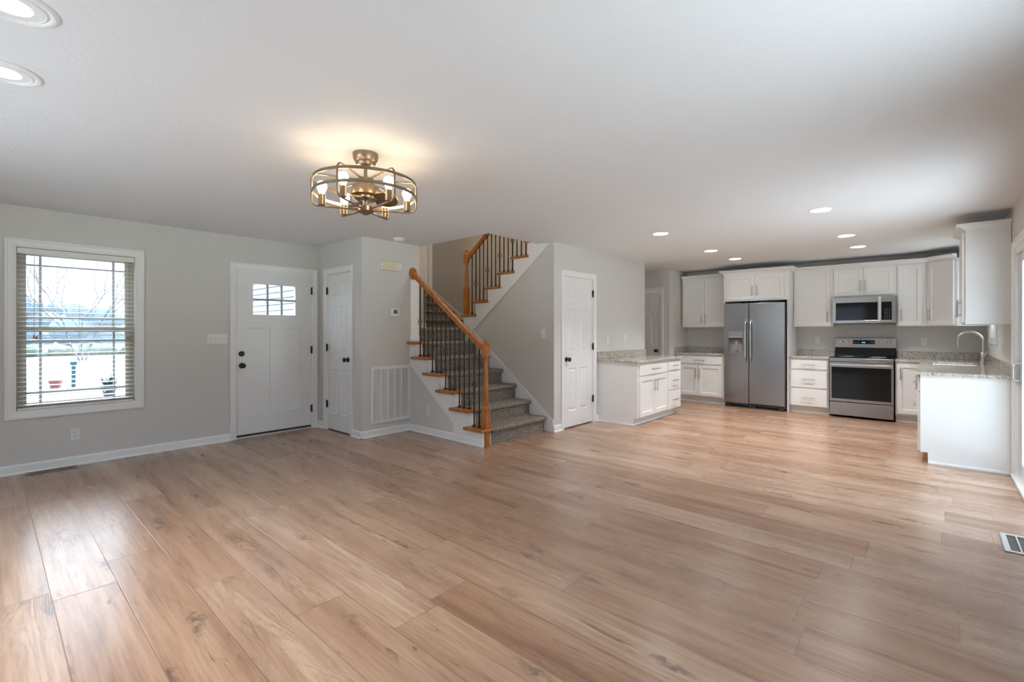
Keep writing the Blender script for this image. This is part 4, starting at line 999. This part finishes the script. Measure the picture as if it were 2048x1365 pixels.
# right end upper (faces +Y)
ux = 6.37
upper('white wall cabinet beside the sliding door with flat side facing the room', (ux+.76, -.236, 0), 180, .76, UZ0, UZ1, [('P', .02, .378, 1.388, 2.268, (.34, 1.53)), ('P', .382, .745, 1.388, 2.268, (.70, 1.53))], .310, crownpts=[(0, 0), (.76, 0), (.76, .31)])

# countertops
def slab(name, label, boxes, splash, holes=None, loc=(0,0,0)):
    t = thing(name, label, 'countertop', loc, 0, 'granite countertops'); L = lambda m: (setattr(m, 'v', [(x-loc[0], y-loc[1], z-loc[2]) for x, y, z in m.v]), m)[1]
    m = M()
    for b_ in boxes:
        if holes: m.holes(b_[0], b_[1], b_[2], b_[3], .8705, .898, holes, axis='z')
        else: m.box(b_[0], b_[1], b_[2], b_[3], .8705, .898)
    L(m).build('worktop', 'granite', t, None, .004 if not holes else 0)
    for s_ in splash:
        m = M(); m.box(*s_, .8985, 1.000); L(m).build('backsplash', 'granite', t, None, .002)
    return t
slab('countertop', 'speckled granite countertop on the peninsula', [(5.898, 7.405, 2.962, YP-.002)], [(5.915, XD-.002, YP-.022, YP-.002)], loc=(5.898, 2.962, .8705))
slab('countertop', 'speckled granite countertop left of the fridge', [(8.648, XB-.002, 2.738, YO-.002)], [(XB-.022, XB-.002, 2.738, YO-.024), (8.66, XB-.002, YO-.022, YO-.002)], loc=(8.648, 2.738, .8705))
slab('countertop', 'small speckled granite countertop between fridge and range', [(8.648, XB-.002, 1.190, 1.728)], [(XB-.022, XB-.002, 1.19, 1.728)], loc=(8.648, 1.19, .8705))
SK = (7.62, 8.40, -.385, .012)
t = slab('countertop', 'L-shaped speckled granite countertop holding the sink', [(ex-.030, XB-.002, YR+.002, .126)], [(XB-.022, XB-.002, YR+.024, .402), (ex-.0, XB-.002, YR+.002, YR+.022)], holes=[SK], loc=(ex-.03, YR, .8705))
m = M(); m.box(8.648, XB-.002, .126, .402, .8705, .898); m.v = [(x-ex+.03, y-YR, z-.8705) for x, y, z in m.v]; m.build('worktop', 'granite', t)
# sink
t = thing('kitchen_sink', 'stainless undermount sink set into the granite counter', 'sink', ((SK[0]+SK[1])/2, (SK[2]+SK[3])/2, .70))
a_, b_ = (SK[1]-SK[0])/2-.001, (SK[3]-SK[2])/2-.001; m = M(); zt = .169
ring = lambda p, q, z: [(-p, -q, z), (p, -q, z), (p, q, z), (-p, q, z)]
m.add(ring(a_, b_, zt)+ring(a_-.002, b_-.002, zt)+ring(a_-.02, b_-.02, .02)+ring(a_, b_, .0), [(0,1,5,4),(1,2,6,5),(2,3,7,6),(3,0,4,7),(4,5,9,8),(5,6,10,9),(6,7,11,10),(7,4,8,11),(8,9,10,11),(0,12,13,1),(1,13,14,2),(2,14,15,3),(3,15,12,0),(12,15,14,13)])
m.build('basin', 'steeldark', t)
m = M(); m.lathe([(.001, .022), (.04, .022), (.044, .0205), (.001, .0202)], (0,0,0), 20); m.build('drain', 'chrome', t, 40)
# faucet
t = thing('kitchen_faucet', 'tall gooseneck nickel faucet standing behind the sink', 'faucet', (8.05, -.452, .898))
m = M(); m.lathe([(.001, 0), (.027, 0), (.027, .006), (.0225, .010), (.0225, .14), (.019, .145), (.0125, .150), (.001, .150)], (0,0,0), 24); m.build('body', 'nickel', t, 35)
pts = [(0, 0, .145), (0, 0, .285)]; rr = .112
for q in range(1, 15): an = pi*q/14; pts.append((0, rr-rr*cos(an), .285+rr*sin(an)))
pts.append((0, 2*rr, .275))
m = M(); m.tube(pts, .0128, 16); m.build('spout', 'nickel', t, 50)
m = M(); m.lathe([(.001, .200), (.014, .200), (.0155, .206), (.0155, .262), (.0135, .278), (.001, .278)], (0, 2*rr, 0), 20); m.build('spray_head', 'nickel', t, 40)
m = M(); m.cyl((-.02, 0, .085), (-.042, 0, .085), .013, 16); m.tube([(-.036, 0, .085), (-.042, -.02, .12), (-.044, -.035, .165)], .006, 10); m.build('lever', 'nickel', t, 40)

# ------------------------------------------------------------------ appliances (face -X, local x -> -Y)
fy0 = 2.703; fwid = .930
t = thing('refrigerator', 'stainless side-by-side fridge with ice dispenser in left door', 'refrigerator', (8.56, fy0, 0), -90)
m = M(); m.box(.004, fwid-.004, .070, .68, .03, 1.762); m.build('body', 'greypl', t, None, .004)
sp = .394
def rdoor(x0, x1, hole=None):
    m = M()
    if hole: m.holes(x0, x1, .078, 1.772, 0, .064, [hole])
    else: m.box(x0, x1, 0, .064, .078, 1.772)
    return m.build('door', 'steel', t, None, .008 if not hole else 0, 3)
DH = (.070, .300, .925, 1.298)
d1 = rdoor(0, sp-.003, DH); d2 = rdoor(sp+.003, fwid)
m = M(); m.box(DH[0]+.001, DH[1]-.001, .002, .010, 1.205, DH[3]-.001); m.build('dispenser_panel', 'greypl', d1)
m = M(); m.box(DH[0]+.001, DH[1]-.001, -.004, .010, 1.188, 1.206); m.build('dispenser_lip', 'badge', d1, None, .002)
m = M(); X0, X1, Z0, Z1 = DH[0]+.001, DH[1]-.001, DH[2]+.001, 1.188
m.add([(X0,.002,Z0),(X1,.002,Z0),(X1,.002,Z1),(X0,.002,Z1),(X0+.012,.058,Z0+.012),(X1-.012,.058,Z0+.012),(X1-.012,.058,Z1-.02),(X0+.012,.058,Z1-.02)], [(4,5,6,7),(0,1,5,4),(1,2,6,5),(2,3,7,6),(3,0,4,7)]); m.build('dispenser_well', 'greypl', d1, recalc=False)
m = M(); xm = (X0+X1)/2; m.box(xm-.055, xm+.075, .050, .056, Z0+.015, Z1-.045); m.build('dispenser_back', 'greylt', d1)
m = M(); m.box(xm-.012, xm+.036, .020, .046, Z0+.05, Z0+.13); m.box(xm-.012, xm+.036, .020, .046, Z0+.135, Z0+.205); m.build('dispenser_paddle', 'greylt', d1, None, .003)
for d_, hx in ((d1, sp-.040), (d2, sp+.040)):
    pts = []
    for q in range(0, 17):
        s_ = q/16; z = .765+.725*s_; pts.append((hx, -.012-.048*min(1, sin(pi*s_)*2.2)**.8 if 0 < s_ < 1 else .004, z))
    m = M(); m.tube(pts, .0155, 12, flat=(1.0, .62)); m.build('handle', 'chrome', d_, 60)
m = M(); m.box(.80, .875, -.0015, .0, 1.694, 1.706)
for q in range(10): pass
o = m.build('nameplate', 'badge', d2)
m = M(); m.holes(.01, fwid-.01, .005, .072, .018, .060, [(.10, .40, .022, .058), (.50, .84, .022, .058)]); m.box(.012, .07, .012, .03, .0, .05); m.box(fwid-.07, fwid-.012, .012, .03, 0, .05); m.build('base_grille', 'blackpl', t)
m = M(); m.box(.05, .26, .01, .075, 1.763, 1.785); m.box(.55, .86, .01, .075, 1.763, 1.785); m.build('hinge_cover', 'blackpl', t, None, .004)

# range
gy0 = 1.180; gw_ = .770
t = thing('range_oven', 'stainless electric range with black glass oven door', 'range', (8.60, gy0, 0), -90)
m = M(); m.box(.003, gw_-.003, .035, .645, .045, .900); m.build('body', 'blackpl', t)
m = M(); m.box(.004, gw_-.004, .002, .036, .035, .232); m.build('storage_drawer', 'steelh', t, None, .004)
m = M(); m.holes(.004, gw_-.004, .244, .835, 0, .036, [(.030, gw_-.030, .284, .760)]); od = m.build('oven_door', 'steelh', t)
m = M(); m.box(.031, gw_-.031, .003, .030, .285, .759); m.build('oven_window', 'blackglass', od)
m = M(); m.box(.012, gw_-.012, -.045, -.022, .784, .812); m.box(.03, .06, -.03, .002, .788, .808); m.box(gw_-.06, gw_-.03, -.03, .002, .788, .808); m.build('handle', 'chrome', od, None, .006, 3)
m = M(); m.box(.002, gw_-.002, -.002, .05, .842, .898); m.build('front_lip', 'steelh', t, None, .005)
m = M(); m.box(.002, gw_-.002, .008, .580, .899, .913); c = m.build('cooktop', 'blackglass', t, None, .003)
m = M()
for (cx, cy, r_) in ((.20, .17, .10), (.57, .17, .115), (.20, .42, .075), (.57, .42, .09)):
    m.lathe([(r_-.002, .9132), (r_, .9132), (r_, .9136), (r_-.002, .9136)], (cx, cy, 0), 40)
m.build('burner_marks', 'greypl', c)
m = M(); m.prism([(.560, .913), (.560, .935), (.575, 1.040), (.648, 1.040), (.648, .913)], 'x', .004, gw_-.004); m.build('backguard', 'blackglass', t)
m = M(); m.prism([(.572, 1.041), (.588, 1.190), (.600, 1.196), (.648, 1.196), (.648, 1.041)], 'x', .000, gw_); pn = m.build('control_panel', 'steelh', t, None, .003)
sl_ = (.588-.572)/(1.19-1.041)
fy = lambda z: .572+sl_*(z-1.041)
for kx in (.080, .160, .590, .685):
    m = M(); m.lathe([(.001, -.026), (.018, -.026), (.021, -.022), (.023, -.004), (.026, -.002), (.026, .001)], (kx, fy(1.135), 1.135), 20, 'y'); m.box(kx-.004, kx+.004, fy(1.135)-.030, fy(1.135)-.024, 1.115, 1.155); m.build('knob', 'nickel', pn, 40)
m = M(); m.add([(.232, fy(1.098)-.002, 1.098), (.512, fy(1.098)-.002, 1.098), (.512, fy(1.162)-.002, 1.162), (.232, fy(1.162)-.002, 1.162), (.232, fy(1.098)+.004, 1.098), (.512, fy(1.098)+.004, 1.098), (.512, fy(1.162)+.004, 1.162), (.232, fy(1.162)+.004, 1.162)], [(0,1,2,3),(4,7,6,5),(0,4,5,1),(1,5,6,2),(2,6,7,3),(3,7,4,0)]); ds = m.build('display', 'blackglass', pn)
m = M(); 
for k, xx in enumerate((.352, .362, .374, .384)): m.box(xx, xx+.007, fy(1.124)-.0035, fy(1.124)-.0025, 1.117, 1.130)
m.build('clock_digits', 'screen', ds)
m = M()
for xx in (.243, .262, .285, .308, .470, .488):
    for zz in (1.120, 1.137): m.box(xx, xx+.010, fy(zz)-.0035, fy(zz)-.0025, zz-.002, zz+.002)
m.build('key_legends', 'keytext', ds)

# over-range microwave
my0 = 1.172; mw = .768
t = thing('microwave', 'stainless over-the-range microwave under the short wall cabinet', 'microwave', (8.865, my0, 1.420), -90)
m = M(); m.box(.0, mw, .028, .400, .0, .402); m.build('body', 'greypl', t)
m = M(); m.holes(.0, mw, .004, .402, 0, .028, [(.040, .724, .047, .316)]); fr_ = m.build('door', 'steelh', t, None, .003)
m = M(); m.box(.041, .552, .004, .026, .048, .315); m.build('door_window', 'blackglass', fr_)
m = M(); m.box(.600, .723, .004, .026, .048, .315); kp = m.build('keypad', 'blackglass', fr_)
m = M()
for r_ in range(6):
    for c_ in range(3):
        m.box(.640+c_*.026, .648+c_*.026, .0030, .0042, .070+r_*.028, .078+r_*.028)
m.build('key_legends', 'keytext', kp)
m = M(); m.box(.566, .606, -.040, -.022, .016, .392); m.box(.570, .602, -.03, .002, .03, .06); m.box(.570, .602, -.03, .002, .35, .38); m.build('handle', 'chrome', fr_, None, .006, 3)
m = M(); m.box(.02, mw-.02, .03, .38, -.008, -.0005); m.build('underside_vent', 'blackpl', t)

# ------------------------------------------------------------------ outdoors, as seen through the panes
GZ = -0.55
m = M(); m.box(-60, 60, YF+.16, 140, GZ-.2, GZ); struct('ground_front', m, 'lawn', 'pale winter lawn outside the front window')
m = M(); m.box(-60, 60, -60, YR-.15, GZ-.2, GZ); struct('ground_rear', m, 'lawnrear', 'lawn behind the house')
m = M(); m.box(-60, XL-.14, YR-.149, YF+.159, GZ-.2, GZ); struct('ground_side', m, 'concrete', 'added pale ground beside the house that bounces light in')  # unseen pale ground added to bounce light up to the left ceiling
m = M(); m.box(-2.5, 8, -6.5, YR-.15, -.14, -.04); struct('deck', m, 'concrete', 'pale deck outside the sliding door, widened to bounce light in')  # stretched well past the slider so its bounce brightens the ceiling
m = M(); z = GZ
while z < 5.0:
    m.add([(3.22, YF+.17, z), (3.22, 14, z), (3.245, 14, z+.1), (3.245, YF+.17, z+.1), (3.3, YF+.17, z), (3.3, 14, z), (3.3, 14, z+.1), (3.3, YF+.17, z+.1)], [(0,1,2,3),(4,7,6,5),(0,4,5,1),(2,6,7,3),(0,3,7,4),(1,5,6,2)]); z += .1
struct('wall_siding', m, 'siding', 'pale lap siding of the garage wing seen through the entry door')
# bare tree
tr = thing('bare_tree', 'leafless tree on the lawn beyond the front window', 'tree', (3.86, 37.7, GZ))
m = M()
def branch(p, d_, L, r, depth):
    from mathutils import Vector
    q = p + d_*L; mid = p + d_*L*.5 + Vector((random.uniform(-.06,.06), random.uniform(-.06,.06), 0))*L
    m.tube([p, mid, q], [r, r*.85, r*.68], 6)
    if depth == 0: return
    for k in range(3 if depth > 1 else 2):
        nd = (d_ + Vector((random.uniform(-.75,.75), random.uniform(-.75,.75), random.uniform(.0,.5)))).normalized()
        branch(q if k else p+d_*L*.72, nd, L*random.uniform(.62,.8), r*.6, depth-1)
from mathutils import Vector
for k in range(3):
    branch(Vector((k*.12-.12, 0, 0)), Vector(((k-1)*.30, random.uniform(-.1,.1), 1)).normalized(), 2.5, .052, 4)
m.build('branches', 'bark', tr, 60)
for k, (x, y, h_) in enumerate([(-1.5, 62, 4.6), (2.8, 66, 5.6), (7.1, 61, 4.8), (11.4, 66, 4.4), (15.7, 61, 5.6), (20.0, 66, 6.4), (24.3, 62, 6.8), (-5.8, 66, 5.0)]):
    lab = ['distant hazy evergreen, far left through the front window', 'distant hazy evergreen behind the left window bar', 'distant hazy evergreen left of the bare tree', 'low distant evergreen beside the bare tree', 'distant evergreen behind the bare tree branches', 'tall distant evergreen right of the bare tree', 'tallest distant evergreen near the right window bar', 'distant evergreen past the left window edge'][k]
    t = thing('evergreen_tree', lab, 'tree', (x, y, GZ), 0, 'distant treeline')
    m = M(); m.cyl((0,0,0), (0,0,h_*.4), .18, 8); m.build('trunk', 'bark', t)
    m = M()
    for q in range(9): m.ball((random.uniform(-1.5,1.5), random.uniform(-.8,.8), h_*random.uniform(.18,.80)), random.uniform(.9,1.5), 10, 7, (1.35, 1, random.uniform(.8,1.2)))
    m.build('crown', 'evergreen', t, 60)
m = M()
for q in range(60): m.ball((-12+q*.62+random.uniform(-.2,.2), 48+random.uniform(-.4,.4), GZ+.35), random.uniform(.5,.75), 8, 6, (1.1, 1, .8))
tag(m.build('hedgerow', 'hedge', None, 60), 'low green hedgerow across the far lawn', 'hedge', None, 'stuff')
# teal post, red pots, potted plant (on the porch)
PO, PT, PL = (1.936, 21.07, GZ), (1.504, 20.99, GZ), (2.267, 16.88, GZ)
t = thing('teal_post', 'teal square post with a wider cap standing outside the front window', 'post', PO)
m = M(); m.box(-.048, .048, -.048, .048, 0, .74); m.build('shaft', 'teal', t, None, .004)
m = M(); m.box(-.080, .080, -.080, .080, .74, .84); m.build('cap', 'teal', t, None, .006)
t = thing('clay_pot', 'red clay flower pot on the lawn left of the teal post', 'flower pot', PT)
m = M(); m.lathe([(.001, 0), (.12, 0), (.150, .19), (.172, .192), (.178, .275), (.16, .275), (.15, .24), (.001, .24)], (0,0,0), 24); m.build('pot', 'terracotta', t, 40)
m = M(); m.lathe([(.001, .235), (.148, .235), (.148, .245), (.001, .250)], (0,0,0), 16); m.build('soil', 'soil', t)
t = thing('potted_plant', 'dark potted plant with spiky leaves outside the right of window', 'potted plant', PL)
m = M(); m.lathe([(.001, 0), (.10, 0), (.130, .20), (.146, .202), (.150, .26), (.132, .26), (.001, .235)], (0,0,0), 24); m.build('pot', 'potgreen', t, 40)
m = M()
for q in range(90):
    a = random.uniform(0, 2*pi); L_ = random.uniform(.28, .56); el = random.uniform(.15, 1.4); w_ = .040
    dx, dy = cos(a), sin(a); pts = []
    for s_ in range(5):
        f_ = s_/4; rr_ = L_*f_*cos(el); zz_ = .25+L_*f_*sin(el)-.10*f_*f_; ww = w_*sin(pi*(.12+.86*f_))
        pts.append(((dx*rr_-dy*ww, dy*rr_+dx*ww, zz_), (dx*rr_+dy*ww, dy*rr_-dx*ww, zz_+.004)))
    vs = [p for pr_ in pts for p in pr_]; m.add(vs, [(2*i, 2*i+1, 2*i+3, 2*i+2) for i in range(4)])
m.build('leaves', 'leaf', t, recalc=False)
